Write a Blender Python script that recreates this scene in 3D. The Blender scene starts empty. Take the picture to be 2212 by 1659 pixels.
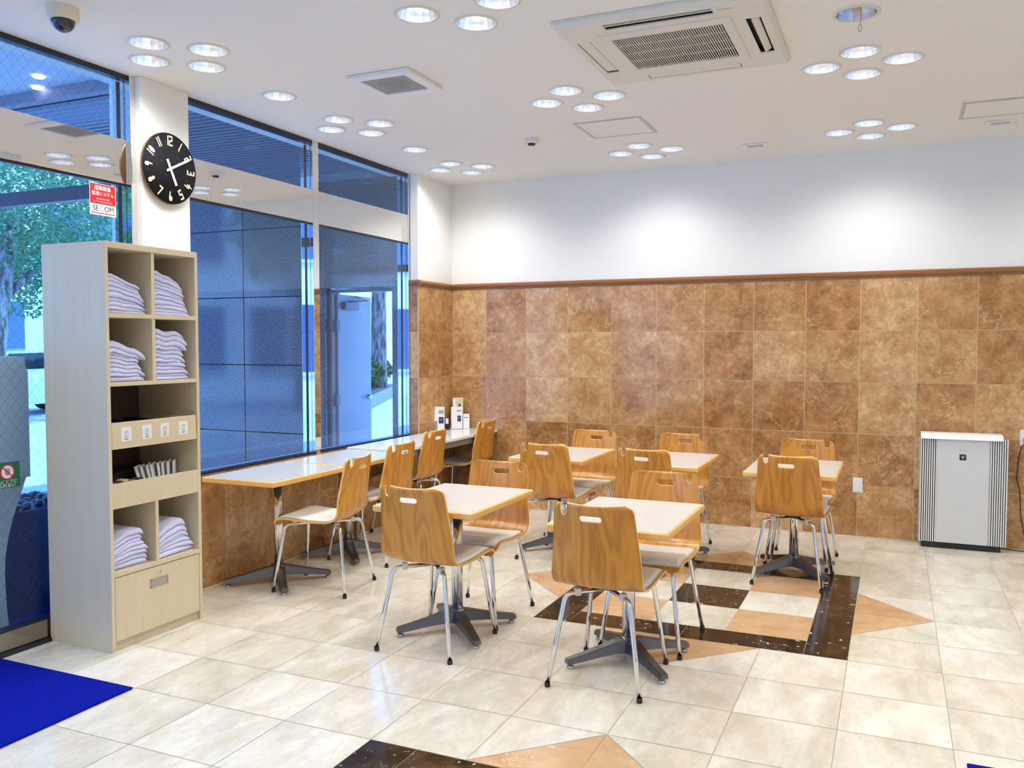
import bpy, bmesh, math, random
from mathutils import Vector, Matrix
random.seed(7)
S = bpy.context.scene
COL = S.collection
PI = math.pi
rad = math.radians

# ------------------------------------------------------------------ camera, world, exposure
CAM = Vector((3.8102, -7.2002, 1.4932))
YAW, PIT = -0.4176, -0.0459
fw = Vector((math.sin(YAW)*math.cos(PIT), math.cos(YAW)*math.cos(PIT), math.sin(PIT)))
rt = Vector((math.cos(YAW), -math.sin(YAW), 0))
up = rt.cross(fw)
cd = bpy.data.cameras.new('camera')
cd.sensor_width = 36.0
cd.lens = 36.0*1865.23/2212.0
cd.clip_start = 0.05
cam = bpy.data.objects.new('camera', cd)
COL.objects.link(cam)
cam.matrix_world = Matrix(((rt.x, up.x, -fw.x, CAM.x), (rt.y, up.y, -fw.y, CAM.y), (rt.z, up.z, -fw.z, CAM.z), (0, 0, 0, 1)))
S.camera = cam
S.view_settings.view_transform = 'Standard'
S.view_settings.look = 'None'
S.view_settings.gamma = 1.0
S.view_settings.use_curve_mapping = False
S.view_settings.exposure = 0.17

W = bpy.data.worlds.new('daylight')
S.world = W
W.use_nodes = True
_n = W.node_tree.nodes
_bg = _n['Background']
SKY_COL = (0.12, 0.33, 1.0)
SKY_STR = 4.8
_tc = _n.new('ShaderNodeTexCoord'); _sx = _n.new('ShaderNodeSeparateXYZ'); _rp = _n.new('ShaderNodeValToRGB')
W.node_tree.links.new(_tc.outputs['Generated'], _sx.inputs[0])
W.node_tree.links.new(_sx.outputs['Z'], _rp.inputs['Fac'])
_rp.color_ramp.elements[0].position = 0.0; _rp.color_ramp.elements[0].color = (0.22, 0.52, 1.0, 1)
_rp.color_ramp.elements[1].position = 0.6; _rp.color_ramp.elements[1].color = (*SKY_COL, 1)
W.node_tree.links.new(_rp.outputs['Color'], _bg.inputs['Color'])
_bg.inputs['Strength'].default_value = SKY_STR

LAMP_W = 7.2            # one downlight
LAMP_COL = (1.0, 1.0, 0.955)
sd_ = bpy.data.lights.new('sun', 'SUN'); sd_.energy = 6.0; sd_.color = (0.50, 0.84, 1.0); sd_.angle = 0.02
sun = bpy.data.objects.new('sun', sd_); COL.objects.link(sun)
sun.rotation_euler = Vector((-0.42, -0.28, -0.86)).to_track_quat('-Z', 'Y').to_euler()
H = 2.9714               # ceiling height

# ------------------------------------------------------------------ materials
MATS = {}
def new_mat(name):
    m = bpy.data.materials.new(name); m.use_nodes = True
    nt = m.node_tree
    return m, nt, nt.nodes['Principled BSDF']
def mat(name, col, rough=0.5, metal=0.0, spec=0.5, emit=None, estr=0.0, coat=0.0, trans=0.0):
    if name in MATS: return MATS[name]
    m, nt, b = new_mat(name)
    b.inputs['Base Color'].default_value = (*col, 1)
    b.inputs['Roughness'].default_value = rough
    b.inputs['Metallic'].default_value = metal
    b.inputs['Specular IOR Level'].default_value = spec
    b.inputs['Coat Weight'].default_value = coat
    b.inputs['Transmission Weight'].default_value = trans
    if emit:
        b.inputs['Emission Color'].default_value = (*emit, 1)
        b.inputs['Emission Strength'].default_value = estr
    MATS[name] = m
    return m
class NB:
    """tiny node builder"""
    def __init__(s, nt): s.nt = nt
    def n(s, t, **k):
        x = s.nt.nodes.new(t)
        for a, v in k.items(): setattr(x, a, v)
        return x
    def l(s, a, b): s.nt.links.new(a, b)
    def math(s, op, a, b=None, c=None):
        x = s.n('ShaderNodeMath', operation=op)
        for i, v in enumerate((a, b, c)):
            if v is None: continue
            if isinstance(v, (int, float)): x.inputs[i].default_value = v
            else: s.l(v, x.inputs[i])
        return x.outputs[0]
    def ramp(s, fac, stops, interp='LINEAR'):
        x = s.n('ShaderNodeValToRGB'); r = x.color_ramp; r.interpolation = interp
        while len(r.elements) < len(stops): r.elements.new(0.5)
        for e, (p, c) in zip(r.elements, stops):
            e.position = p; e.color = (*c, 1) if len(c) == 3 else c
        s.l(fac, x.inputs['Fac']); return x.outputs['Color']
    def mix(s, fac, a, b, mode='MIX'):
        x = s.n('ShaderNodeMix', data_type='RGBA', blend_type=mode)
        for k, v in (('Factor', fac), ('A', a), ('B', b)):
            sock = [i for i in x.inputs if i.name == k and (i.type == ('VALUE' if k == 'Factor' else 'RGBA'))][0]
            if isinstance(v, (int, float)): sock.default_value = v
            elif isinstance(v, tuple): sock.default_value = (*v, 1)
            else: s.l(v, sock)
        return [o for o in x.outputs if o.type == 'RGBA'][0]
    def noise(s, vec, scale, detail=4, rough=0.55, dist=0.0):
        x = s.n('ShaderNodeTexNoise'); x.inputs['Scale'].default_value = scale
        x.inputs['Detail'].default_value = detail; x.inputs['Roughness'].default_value = rough
        x.inputs['Distortion'].default_value = dist
        if vec is not None: s.l(vec, x.inputs['Vector'])
        return x.outputs['Fac']
    def mapping(s, vec, scale=(1, 1, 1), rot=(0, 0, 0), loc=None):
        x = s.n('ShaderNodeMapping'); x.inputs['Scale'].default_value = scale; x.inputs['Rotation'].default_value = rot
        if loc is not None: s.l(loc, x.inputs['Location'])
        s.l(vec, x.inputs['Vector']); return x.outputs[0]
    def tile_offset(s, k=37.0):
        """vector offset that changes from tile to tile"""
        a = s.n('ShaderNodeAttribute', attribute_name='tile')
        c = s.n('ShaderNodeCombineXYZ')
        for i, f in enumerate((k, k*1.7, k*0.6)): s.l(s.math('MULTIPLY', a.outputs['Fac'], f), c.inputs[i])
        return a.outputs['Fac'], c.outputs[0]

def lin(r, g, b):
    f = lambda c: c/12.92 if c <= 0.04045 else ((c+0.055)/1.055)**2.4
    return (f(r/255), f(g/255), f(b/255))

def marble(name, stops, vein, vein_amt, rough, scale=4.0, vd=1.2, vs=0.8, gate_=(0.48, 0.62), n1r=0.62, n1d=0.6, mottle=0.0, speck=None, tilevar=0.25, stretch=(1, 1, 1), rot=(0, 0, 0), veinw=0.03, coat=0.0, spec=0.5):
    m, nt, b = new_mat(name); N = NB(nt)
    tc = N.n('ShaderNodeTexCoord').outputs['Object']
    r, off = N.tile_offset()
    v = N.n('ShaderNodeVectorMath', operation='ADD'); N.l(tc, v.inputs[0]); N.l(off, v.inputs[1])
    vec = N.mapping(v.outputs[0], scale=stretch, rot=rot)
    n1 = N.noise(vec, scale, 8, n1r, n1d)
    shift = N.math('MULTIPLY', N.math('SUBTRACT', r, 0.5), tilevar)
    col = N.ramp(N.math('ADD', n1, shift), stops)
    if mottle:
        n5 = N.noise(vec, scale*4.2, 6, 0.75, 0.4)
        col = N.mix(mottle, col, N.ramp(n5, [(0.32, (0.34, 0.34, 0.34)), (0.5, (0.86, 0.86, 0.86)), (0.66, (1.4, 1.35, 1.25))]), 'MULTIPLY')
    if vein_amt:
        n2 = N.noise(vec, scale*vs, 5, 0.6, vd)
        e = N.math('ABSOLUTE', N.math('SUBTRACT', n2, 0.5))
        msk = N.ramp(e, [(0.0, (1, 1, 1)), (veinw, (0, 0, 0))])
        n3 = N.noise(vec, scale*0.7, 2)
        gate = N.ramp(n3, [(gate_[0], (0, 0, 0)), (gate_[1], (1, 1, 1))])
        fac = N.math('MULTIPLY', N.math('MULTIPLY', msk, gate), vein_amt)
        col = N.mix(fac, col, vein)
    if speck:
        n4 = N.noise(vec, scale*4.5, 2, 0.5, 0.5)
        col = N.mix(N.ramp(n4, [(0.68, (0, 0, 0)), (0.73, (1, 1, 1))]), col, speck)
    N.l(col, b.inputs['Base Color'])
    b.inputs['Roughness'].default_value = rough
    b.inputs['Specular IOR Level'].default_value = spec
    MATS[name] = m
    return m

M_WALLTILE = marble('brown_marble_tile', [(0.28, lin(146, 98, 54)), (0.44, lin(178, 130, 82)), (0.56, lin(194, 150, 102)), (0.74, lin(218, 182, 136))],
                    lin(238, 212, 170), 0.55, 0.15, 5.0, tilevar=0.24, veinw=0.009, vd=0.35, vs=0.75, gate_=(0.44, 0.60), n1r=0.74, n1d=0.35, mottle=0.55)
M_FLOOR = marble('cream_marble_tile', [(0.30, lin(200, 193, 172)), (0.5, lin(221, 215, 199)), (0.62, lin(231, 227, 214)), (0.8, lin(242, 239, 229))],
                 lin(196, 186, 160), 0.35, 0.13, 4.5, tilevar=0.14, stretch=(1.0, 0.45, 1), rot=(0, 0, 0.9), veinw=0.02, mottle=0.17)
M_TAN = marble('tan_marble_tile', [(0.3, lin(188, 146, 104)), (0.55, lin(206, 170, 130)), (0.8, lin(220, 190, 152))],
               lin(240, 214, 176), 0.5, 0.14, 4.0, tilevar=0.1, veinw=0.01)
M_DARK = marble('dark_brown_marble_tile', [(0.3, lin(24, 17, 12)), (0.5, lin(46, 34, 24)), (0.65, lin(74, 56, 38)), (0.85, lin(108, 84, 58))],
                lin(170, 150, 120), 0.4, 0.12, 7.0, speck=lin(225, 215, 200), tilevar=0.15, veinw=0.01)
M_GROUT = mat('beige_grout', lin(205, 180, 140), 0.8)
M_GROUTF = mat('grey_grout', lin(168, 158, 138), 0.8)
M_PLASTER = mat('white_plaster', lin(240, 239, 236), 0.8)
M_CEIL = mat('ceiling_paint', lin(238, 234, 227), 0.85)
M_TRIMWOOD = mat('brown_wood_rail', lin(142, 90, 42), 0.35, coat=0.3)
M_MIRROR = mat('mirror_steel', (0.88, 0.86, 0.82), 0.015, 1.0)
M_CHROME = mat('chrome', (0.80, 0.80, 0.80), 0.10, 1.0)
M_STEEL = mat('brushed_steel', (0.55, 0.55, 0.55), 0.3, 1.0)
M_CASTALU = mat('grey_cast_metal', (0.17, 0.17, 0.18), 0.32, 1.0)
M_DARKFRAME = mat('dark_window_frame', (0.012, 0.014, 0.03), 0.35)
M_BLACK = mat('black_plastic', (0.012, 0.012, 0.012), 0.4)
M_BLACKRUB = mat('black_rubber', (0.02, 0.02, 0.02), 0.6)
M_WHITEP = mat('white_plastic', lin(236, 236, 234), 0.35)
M_CREAMP = mat('cream_plastic', lin(226, 216, 186), 0.4)
M_OFFW = mat('offwhite_plastic', lin(224, 219, 206), 0.45)
M_LAMI = mat('white_laminate', lin(211, 211, 207), 0.16)
M_LAMW = mat('white_desk_laminate', lin(240, 240, 236), 0.14)
M_PAD = mat('grey_vinyl_pad', lin(230, 228, 221), 0.42)
M_CLIP = mat('white_nylon_clip', lin(215, 212, 204), 0.45)
M_PAPER = mat('white_paper', lin(240, 240, 240), 0.7)
M_NAVY = mat('navy_print', lin(30, 50, 110), 0.6)
M_GREYINK = mat('grey_print', lin(150, 152, 158), 0.6)
M_CREAMNUM = mat('cream_numeral', lin(240, 224, 190), 0.5)
M_RED = mat('red_print', lin(206, 24, 28), 0.5)
M_CYANINK = mat('teal_print', lin(90, 170, 190), 0.5)

def wood(name, stops, scale, stretch, rough=0.35, coat=0.25, coords='UV', distort=5.0):
    m, nt, b = new_mat(name); N = NB(nt)
    t = N.n('ShaderNodeTexCoord')
    oi = N.n('ShaderNodeObjectInfo')
    c = N.n('ShaderNodeCombineXYZ')
    N.l(N.math('MULTIPLY', oi.outputs['Random'], 31.0), c.inputs[0]); N.l(N.math('MULTIPLY', oi.outputs['Random'], 17.0), c.inputs[1])
    vec = N.mapping(t.outputs[coords], scale=stretch, loc=c.outputs[0])
    n1 = N.noise(N.mapping(t.outputs[coords], scale=(stretch[0]*scale, stretch[1]*scale, 1), loc=c.outputs[0]), 1.0, 2.0, 0.45, 0.25)
    rings = N.math('ADD', 0.5, N.math('MULTIPLY', 0.5, N.math('SINE', N.math('MULTIPLY', n1, distort))))
    fine = N.noise(N.mapping(t.outputs[coords], scale=(260, 9, 1), loc=c.outputs[0]), 1.0, 3, 0.6)
    f = N.math('ADD', N.math('MULTIPLY', rings, 0.36), N.math('MULTIPLY', fine, 0.64))
    col = N.ramp(f, stops)
    # each piece of furniture a shade lighter or darker
    col = N.mix(0.16, col, N.ramp(oi.outputs['Random'], [(0, lin(160, 98, 30)), (1, lin(230, 172, 84))]))
    N.l(col, b.inputs['Base Color'])
    b.inputs['Roughness'].default_value = rough; b.inputs['Coat Weight'].default_value = coat; b.inputs['Coat Roughness'].default_value = 0.2
    MATS[name] = m
    return m
M_CHAIR = wood('oak_plywood', [(0.22, lin(166, 100, 26)), (0.45, lin(196, 132, 42)), (0.7, lin(208, 146, 54)), (0.9, lin(216, 158, 68))], 7.0, (1, 0.22, 1), rough=0.36, distort=48.0)
M_EDGE = mat('beech_edge', lin(236, 186, 104), 0.35, coat=0.3)
def cabinet_wood():
    m, nt, b = new_mat('pale_maple_laminate'); N = NB(nt)
    t = N.n('ShaderNodeTexCoord').outputs['Object']
    f = N.noise(N.mapping(t, scale=(40, 40, 1.0)), 1.0, 4, 0.6)
    N.l(N.ramp(f, [(0.3, lin(216, 200, 168)), (0.7, lin(222, 207, 176))]), b.inputs['Base Color'])
    b.inputs['Roughness'].default_value = 0.38
    return m
M_CAB = cabinet_wood()
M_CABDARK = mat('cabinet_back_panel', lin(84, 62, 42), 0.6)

def fabric(name, c1, c2, scale, rough=0.95, bump=0.3):
    m, nt, b = new_mat(name); N = NB(nt)
    t = N.n('ShaderNodeTexCoord').outputs['Object']
    f = N.noise(t, scale, 4, 0.7)
    N.l(N.ramp(f, [(0.3, c1), (0.7, c2)]), b.inputs['Base Color'])
    b.inputs['Roughness'].default_value = rough
    b.inputs['Specular IOR Level'].default_value = 0.1
    bp = N.n('ShaderNodeBump'); bp.inputs['Strength'].default_value = bump; bp.inputs['Distance'].default_value = 0.004
    N.l(f, bp.inputs['Height']); N.l(bp.outputs[0], b.inputs['Normal'])
    return m
M_PAJ = fabric('lavender_cotton', lin(214, 216, 250), lin(226, 228, 254), 60, 0.9, 0.15)
M_MAT = fabric('blue_pile_carpet', lin(2, 12, 118), lin(6, 26, 160), 90, 1.0, 1.0)

def glass_mat(name, tint, wire=False):
    m = bpy.data.materials.new(name); m.use_nodes = True
    nt = m.node_tree; N = NB(nt)
    for x in list(nt.nodes): nt.nodes.remove(x)
    out = N.n('ShaderNodeOutputMaterial')
    tr = N.n('ShaderNodeBsdfTransparent'); tr.inputs[0].default_value = (*tint, 1)
    gl = N.n('ShaderNodeBsdfGlossy'); gl.inputs['Roughness'].default_value = 0.0
    lw = N.n('ShaderNodeLayerWeight'); lw.inputs['Blend'].default_value = 0.5
    fr = N.math('ADD', 0.03, N.math('MULTIPLY', N.math('POWER', lw.outputs['Facing'], 4.0), 0.8))
    mx = N.n('ShaderNodeMixShader')
    N.l(fr, mx.inputs[0]); N.l(tr.outputs[0], mx.inputs[1]); N.l(gl.outputs[0], mx.inputs[2])
    last = mx.outputs[0]
    if wire:
        t = N.n('ShaderNodeTexCoord').outputs['Object']
        sp = N.n('ShaderNodeSeparateXYZ'); N.l(t, sp.inputs[0])
        y, z = sp.outputs['Y'], sp.outputs['Z']
        lines = []
        for sgn in (1, -1):
            d = N.math('ADD', y, N.math('MULTIPLY', z, sgn*0.85))
            fr2 = N.math('FRACT', N.math('DIVIDE', N.math('ADD', d, 20.0), 0.056))
            lines.append(N.math('LESS_THAN', fr2, 0.032))
        ge = N.n('ShaderNodeNewGeometry')
        msk = N.math('MULTIPLY', N.math('MAXIMUM', *lines), N.math('SUBTRACT', 1.0, ge.outputs['Backfacing']))
        df = N.n('ShaderNodeBsdfDiffuse'); df.inputs[0].default_value = (*lin(70, 80, 95), 1)
        m2 = N.n('ShaderNodeMixShader')
        N.l(N.math('MULTIPLY', msk, 0.6), m2.inputs[0]); N.l(last, m2.inputs[1]); N.l(df.outputs[0], m2.inputs[2])
        last = m2.outputs[0]
    N.l(last, out.inputs[0])
    return m
M_GLASS = glass_mat('window_glass', (0.84, 0.93, 1.0))
M_WGLASS = glass_mat('wired_glass', (0.84, 0.93, 1.0), True)

def granite():
    m, nt, b = new_mat('polished_granite'); N = NB(nt)
    t = N.n('ShaderNodeTexCoord').outputs['Object']
    f = N.noise(t, 70, 3, 0.8)
    N.l(N.ramp(f, [(0.35, (0.05, 0.045, 0.045)), (0.55, (0.20, 0.18, 0.18)), (0.7, (0.34, 0.32, 0.32))]), b.inputs['Base Color'])
    b.inputs['Roughness'].default_value = 0.06; b.inputs['Specular IOR Level'].default_value = 0.9
    return m
M_GRANITE = granite()

# ------------------------------------------------------------------ mesh helpers
class MB:
    def __init__(s): s.bm = bmesh.new(); s.uv = None
    def box(s, x0, x1, y0, y1, z0, z1, mi=0, bev=0.0, seg=2):
        vs = [s.bm.verts.new(p) for p in ((x0, y0, z0), (x1, y0, z0), (x1, y1, z0), (x0, y1, z0), (x0, y0, z1), (x1, y0, z1), (x1, y1, z1), (x0, y1, z1))]
        fs = [s.bm.faces.new([vs[i] for i in q]) for q in ((3, 2, 1, 0), (4, 5, 6, 7), (0, 1, 5, 4), (1, 2, 6, 5), (2, 3, 7, 6), (3, 0, 4, 7))]
        for f in fs: f.material_index = mi
        if bev:
            es = list({e for f in fs for e in f.edges})
            r = bmesh.ops.bevel(s.bm, geom=es, offset=bev, segments=seg, affect='EDGES', profile=0.5)
            for f in r['faces']: f.material_index = mi
        return s
    def quad(s, pts, mi=0):
        f = s.bm.faces.new([s.bm.verts.new(p) for p in pts]); f.material_index = mi; return f
    def prism(s, pts2, f3, d, mi=0, smooth=False):
        """polygon pts2 mapped by f3(a,b,t) and extruded t=0..d"""
        a = [s.bm.verts.new(f3(p[0], p[1], 0)) for p in pts2]
        b = [s.bm.verts.new(f3(p[0], p[1], d)) for p in pts2]
        n = len(a)
        fs = [s.bm.faces.new(a[::-1]), s.bm.faces.new(b)]
        for i in range(n):
            f = s.bm.faces.new((a[i], a[(i+1) % n], b[(i+1) % n], b[i])); f.smooth = smooth; fs.append(f)
        for f in fs: f.material_index = mi
        return s
    def tube(s, pts, r, seg=12, mi=0, cap=True):
        pts = [Vector(p) for p in pts]; n = len(pts)
        rr = r if isinstance(r, (list, tuple)) else [r]*n
        rings = []; ref = None
        for i, p in enumerate(pts):
            t = (pts[min(i+1, n-1)]-pts[max(i-1, 0)]).normalized()
            if ref is None:
                ref = t.orthogonal().normalized()
            else:
                ref = (ref - t*ref.dot(t)).normalized()
            b2 = t.cross(ref)
            rings.append([s.bm.verts.new(p+(ref*math.cos(2*PI*k/seg)+b2*math.sin(2*PI*k/seg))*rr[i]) for k in range(seg)])
        for i in range(n-1):
            for k in range(seg):
                f = s.bm.faces.new((rings[i][k], rings[i][(k+1) % seg], rings[i+1][(k+1) % seg], rings[i+1][k])); f.smooth = True; f.material_index = mi
        if cap:
            for q in (rings[0][::-1], rings[-1]):
                f = s.bm.faces.new(q); f.material_index = mi
        return s
    def lathe(s, prof, seg=32, c=(0, 0, 0), mi=0, smooth=True, close=False):
        rings = []
        for r, z in prof:
            if r < 1e-6: rings.append([s.bm.verts.new((c[0], c[1], c[2]+z))])
            else: rings.append([s.bm.verts.new((c[0]+r*math.cos(2*PI*k/seg), c[1]+r*math.sin(2*PI*k/seg), c[2]+z)) for k in range(seg)])
        for i in range(len(rings)-1):
            a, b = rings[i], rings[i+1]
            for k in range(seg):
                k2 = (k+1) % seg
                if len(a) == 1 and len(b) == 1: continue
                if len(a) == 1: q = (a[0], b[k2], b[k])
                elif len(b) == 1: q = (a[k], a[k2], b[0])
                else: q = (a[k], a[k2], b[k2], b[k])
                f = s.bm.faces.new(q); f.smooth = smooth; f.material_index = mi
        return s
    def grid(s, P, nu, nv, mi=0, smooth=True, uvf=None):
        vs = [[s.bm.verts.new(P(i/nu, j/nv)) for j in range(nv+1)] for i in range(nu+1)]
        for i in range(nu):
            for j in range(nv):
                f = s.bm.faces.new((vs[i][j], vs[i+1][j], vs[i+1][j+1], vs[i][j+1])); f.smooth = smooth; f.material_index = mi
        return vs
    def mesh(s, name, mats, normals=True):
        if normals: bmesh.ops.recalc_face_normals(s.bm, faces=s.bm.faces[:])
        me = bpy.data.meshes.new(name); s.bm.to_mesh(me); s.bm.free()
        for m in (mats if isinstance(mats, (list, tuple)) else [mats]): me.materials.append(m)
        return me
    def build(s, name, mats, parent=None, loc=None, normals=True):
        return link(name, s.mesh(name, mats, normals), parent, loc)
def link(name, data, parent=None, loc=None):
    o = bpy.data.objects.new(name, data); COL.objects.link(o)
    if parent is not None: o.parent = parent
    if loc is not None: o.location = loc
    return o
def tag(o, label=None, cat=None, group=None, kind=None):
    if label: o['label'] = label
    if cat: o['category'] = cat
    if group: o['group'] = group
    if kind: o['kind'] = kind
    return o
def thing(name, label, cat, loc=(0, 0, 0), rz=0.0, group=None):
    o = bpy.data.objects.new(name, None); COL.objects.link(o)
    o.location = loc; o.rotation_euler = (0, 0, rz); o.empty_display_size = 0.1
    return tag(o, label, cat, group)
def struct(o): o['kind'] = 'structure'; return o
def dup(root, loc, rz=0.0, label=None, group=None):
    r = root.copy(); COL.objects.link(r); r.location = loc; r.rotation_euler = (0, 0, rz)
    if label: r['label'] = label
    if group: r['group'] = group
    def rec(a, b):
        for ch in list(a.children):
            c = ch.copy(); COL.objects.link(c); c.parent = b
            c.matrix_parent_inverse = ch.matrix_parent_inverse.copy()
            rec(ch, c)
    rec(root, r)
    return r
def text_mesh(name, body, size, mat_, frame, parent=None, align='CENTER', bold=0.0, ext=0.0004):
    """text lying in the plane given by frame = (origin, right, up)"""
    cu = bpy.data.curves.new(name, 'FONT'); cu.body = body; cu.size = size; cu.align_x = align; cu.align_y = 'CENTER'
    cu.extrude = ext; cu.offset = bold; cu.resolution_u = 3
    t = bpy.data.objects.new(name, cu); COL.objects.link(t)
    dg = bpy.context.evaluated_depsgraph_get()
    me = bpy.data.meshes.new_from_object(t.evaluated_get(dg))
    bpy.data.objects.remove(t); bpy.data.curves.remove(cu)
    me.name = name; me.materials.clear(); me.materials.append(mat_)
    o, r, u = (Vector(v) for v in frame); n = r.cross(u)
    me.transform(Matrix(((r.x, u.x, n.x, o.x), (r.y, u.y, n.y, o.y), (r.z, u.z, n.z, o.z), (0, 0, 0, 1))))
    return link(name, me, parent)

# ------------------------------------------------------------------ floor
GX, GY, T = 3.6307, -2.8832, 0.4018
X0, X1, Y0, Y1 = -0.09, 7.6, -9.6, 0.0
def clip_poly(poly, x0, x1, y0, y1):
    def cl(ps, ax, v, keep):
        out = []
        for i in range(len(ps)):
            a, b = ps[i], ps[(i+1) % len(ps)]
            ia, ib = keep(a[ax], v), keep(b[ax], v)
            if ia: out.append(a)
            if ia != ib:
                t = (v-a[ax])/(b[ax]-a[ax]); out.append((a[0]+t*(b[0]-a[0]), a[1]+t*(b[1]-a[1])))
        return out
    ge = lambda c, v: c >= v-1e-9
    le = lambda c, v: c <= v+1e-9
    for ax, v, k in ((0, x0, ge), (0, x1, le), (1, y0, ge), (1, y1, le)):
        if len(poly) < 3: return []
        poly = cl(poly, ax, v, k)
    return poly
def inset(poly, d):
    n = len(poly); out = []
    for i in range(n):
        p, a, b = Vector(poly[i]), Vector(poly[i-1]), Vector(poly[(i+1) % n])
        e1 = (p-a).normalized(); e2 = (b-p).normalized()
        n1 = Vector((-e1.y, e1.x)); n2 = Vector((-e2.y, e2.x))
        den = 1+n1.dot(n2)
        if den < 0.15: den = 0.15
        out.append(p+(n1+n2)*(d/den))
    return [(q.x, q.y) for q in out]
def build_floor():
    mb = MB(); rnd = []
    polys = []
    pats = [(-4, 0), (-4, -8)]
    special = {}
    for px, py in pats:
        for i in range(px-1, px+5):
            for j in range(py-1, py+5): special[(i, j)] = (px, py)
        # pattern pieces, in tile units
        def add(pts, mi): polys.append(([(px+a, py+b) for a, b in pts], mi))
        for c in range(3):
            for r in range(3):
                mi = 2 if (c == 1 and r == 1) else (1 if (c != 1 and r != 1) else 0)
                x, y = 0.5+c, 0.5+r
                add([(x, y), (x+1, y), (x+1, y+1), (x, y+1)], mi)
        for x in (0, 3.5):
            for k in range(2): add([(x, 2*k), (x+.5, 2*k), (x+.5, 2*k+2), (x, 2*k+2)], 2)
        for y in (0, 3.5):
            add([(.5, y), (2, y), (2, y+.5), (.5, y+.5)], 2); add([(2, y), (3.5, y), (3.5, y+.5), (2, y+.5)], 2)
        R = lambda p, k: (p[0]-2, p[1]-2) if k == 0 else R((-(p[1]-2)+2, (p[0]-2)+2), k-1)
        for k in range(4):
            def q(pts, mi): add([tuple(v+2 for v in R(p, k)) for p in pts], mi)
            q([(1, 0), (2, -1), (2, 0)], 1); q([(2, 0), (2, -1), (3, 0)], 1)
            q([(1, 0), (1, -1), (2, -1)], 0); q([(3, 0), (2, -1), (3, -1)], 0)
            q([(0, 0), (0, -1), (1, -1), (1, 0)], 0); q([(3, 0), (3, -1), (4, -1), (4, 0)], 0)
            q([(-1, 0), (-1, -1), (0, -1), (0, 0)], 0)
    i0, i1 = int((X0-GX)/T)-2, int((X1-GX)/T)+2
    j0, j1 = int((Y0-GY)/T)-2, int((Y1-GY)/T)+2
    for i in range(i0, i1):
        for j in range(j0, j1):
            if (i, j) not in special: polys.append(([(i, j), (i+1, j), (i+1, j+1), (i, j+1)], 0))
    for pts, mi in polys:
        w = [(GX+T*a, GY+T*b) for a, b in pts]
        ar = sum(w[k][0]*w[(k+1) % len(w)][1]-w[(k+1) % len(w)][0]*w[k][1] for k in range(len(w)))
        if ar < 0: w = w[::-1]
        w = clip_poly(w, X0, X1, Y0, Y1)
        if len(w) < 3: continue
        w = inset(w, 0.0014)
        f = mb.quad([(x, y, 0) for x, y in w], mi); f.normal_update()
        rnd.append(random.random())
    mb.quad([(X0, Y0, -0.0012), (X1, Y0, -0.0012), (X1, Y1, -0.0012), (X0, Y1, -0.0012)], 3); rnd.append(0.5)
    for q in (((X0, Y0), (X1, Y0)), ((X1, Y0), (X1, Y1)), ((X1, Y1), (X0, Y1)), ((X0, Y1), (X0, Y0))):
        (a, b), (c, d) = q
        mb.quad([(a, b, -0.15), (c, d, -0.15), (c, d, -0.0012), (a, b, -0.0012)], 3); rnd.append(0.5)
    me = mb.mesh('floor', [M_FLOOR, M_TAN, M_DARK, M_GROUTF], normals=False)
    at = me.attributes.new('tile', 'FLOAT', 'FACE'); at.data.foreach_set('value', rnd)
    struct(link('floor', me))
build_floor()

def tile_wall(name, rows, xs, f3, parent, zs=None):
    """rows of 0.4 m tiles on the plane f3(a, z, depth)"""
    mb = MB(); rnd = []
    g = 0.0021; th = 0.008
    for z0, z1 in rows:
        for a0, a1 in zip(xs[:-1], xs[1:]):
            A, B, C, D = (a0+g, z0+g), (a1-g, z0+g), (a1-g, z1-g), (a0+g, z1-g)
            n0 = len(mb.bm.faces)
            mb.prism([A, B, C, D], f3, th, 0)
            k = len(mb.bm.faces)-n0
            rnd += [random.random()]*k
    n0 = len(mb.bm.faces)
    mb.prism([(xs[0], rows[0][0]), (xs[-1], rows[0][0]), (xs[-1], rows[-1][1]), (xs[0], rows[-1][1])], f3, th-0.0012, 1)
    rnd += [0.5]*(len(mb.bm.faces)-n0)
    me = mb.mesh(name, [M_WALLTILE, M_GROUT])
    at = me.attributes.new('tile', 'FLOAT', 'FACE'); at.data.foreach_set('value', rnd)
    return link(name, me, parent)

# ------------------------------------------------------------------ walls
rows5 = [(0.4*i, 0.4*i+0.4) for i in range(5)]
wb = struct(MB().box(-0.3, X1+0.15, 0.0, 0.15, -0.05, H+0.1).build('wall_back', M_PLASTER))
tile_wall('wainscot_tiles', rows5, [0.009]+[0.3585+0.4*i for i in range(18)]+[X1], lambda a, z, t: (a, -t, z), wb)
wr = struct(MB().box(X1, X1+0.15, Y0-0.15, 0.0, -0.05, H+0.1).build('wall_right', M_PLASTER))
wf = struct(MB().box(-0.3, X1, Y0-0.15, Y0, -0.05, H+0.1).build('wall_front', M_PLASTER))
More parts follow.
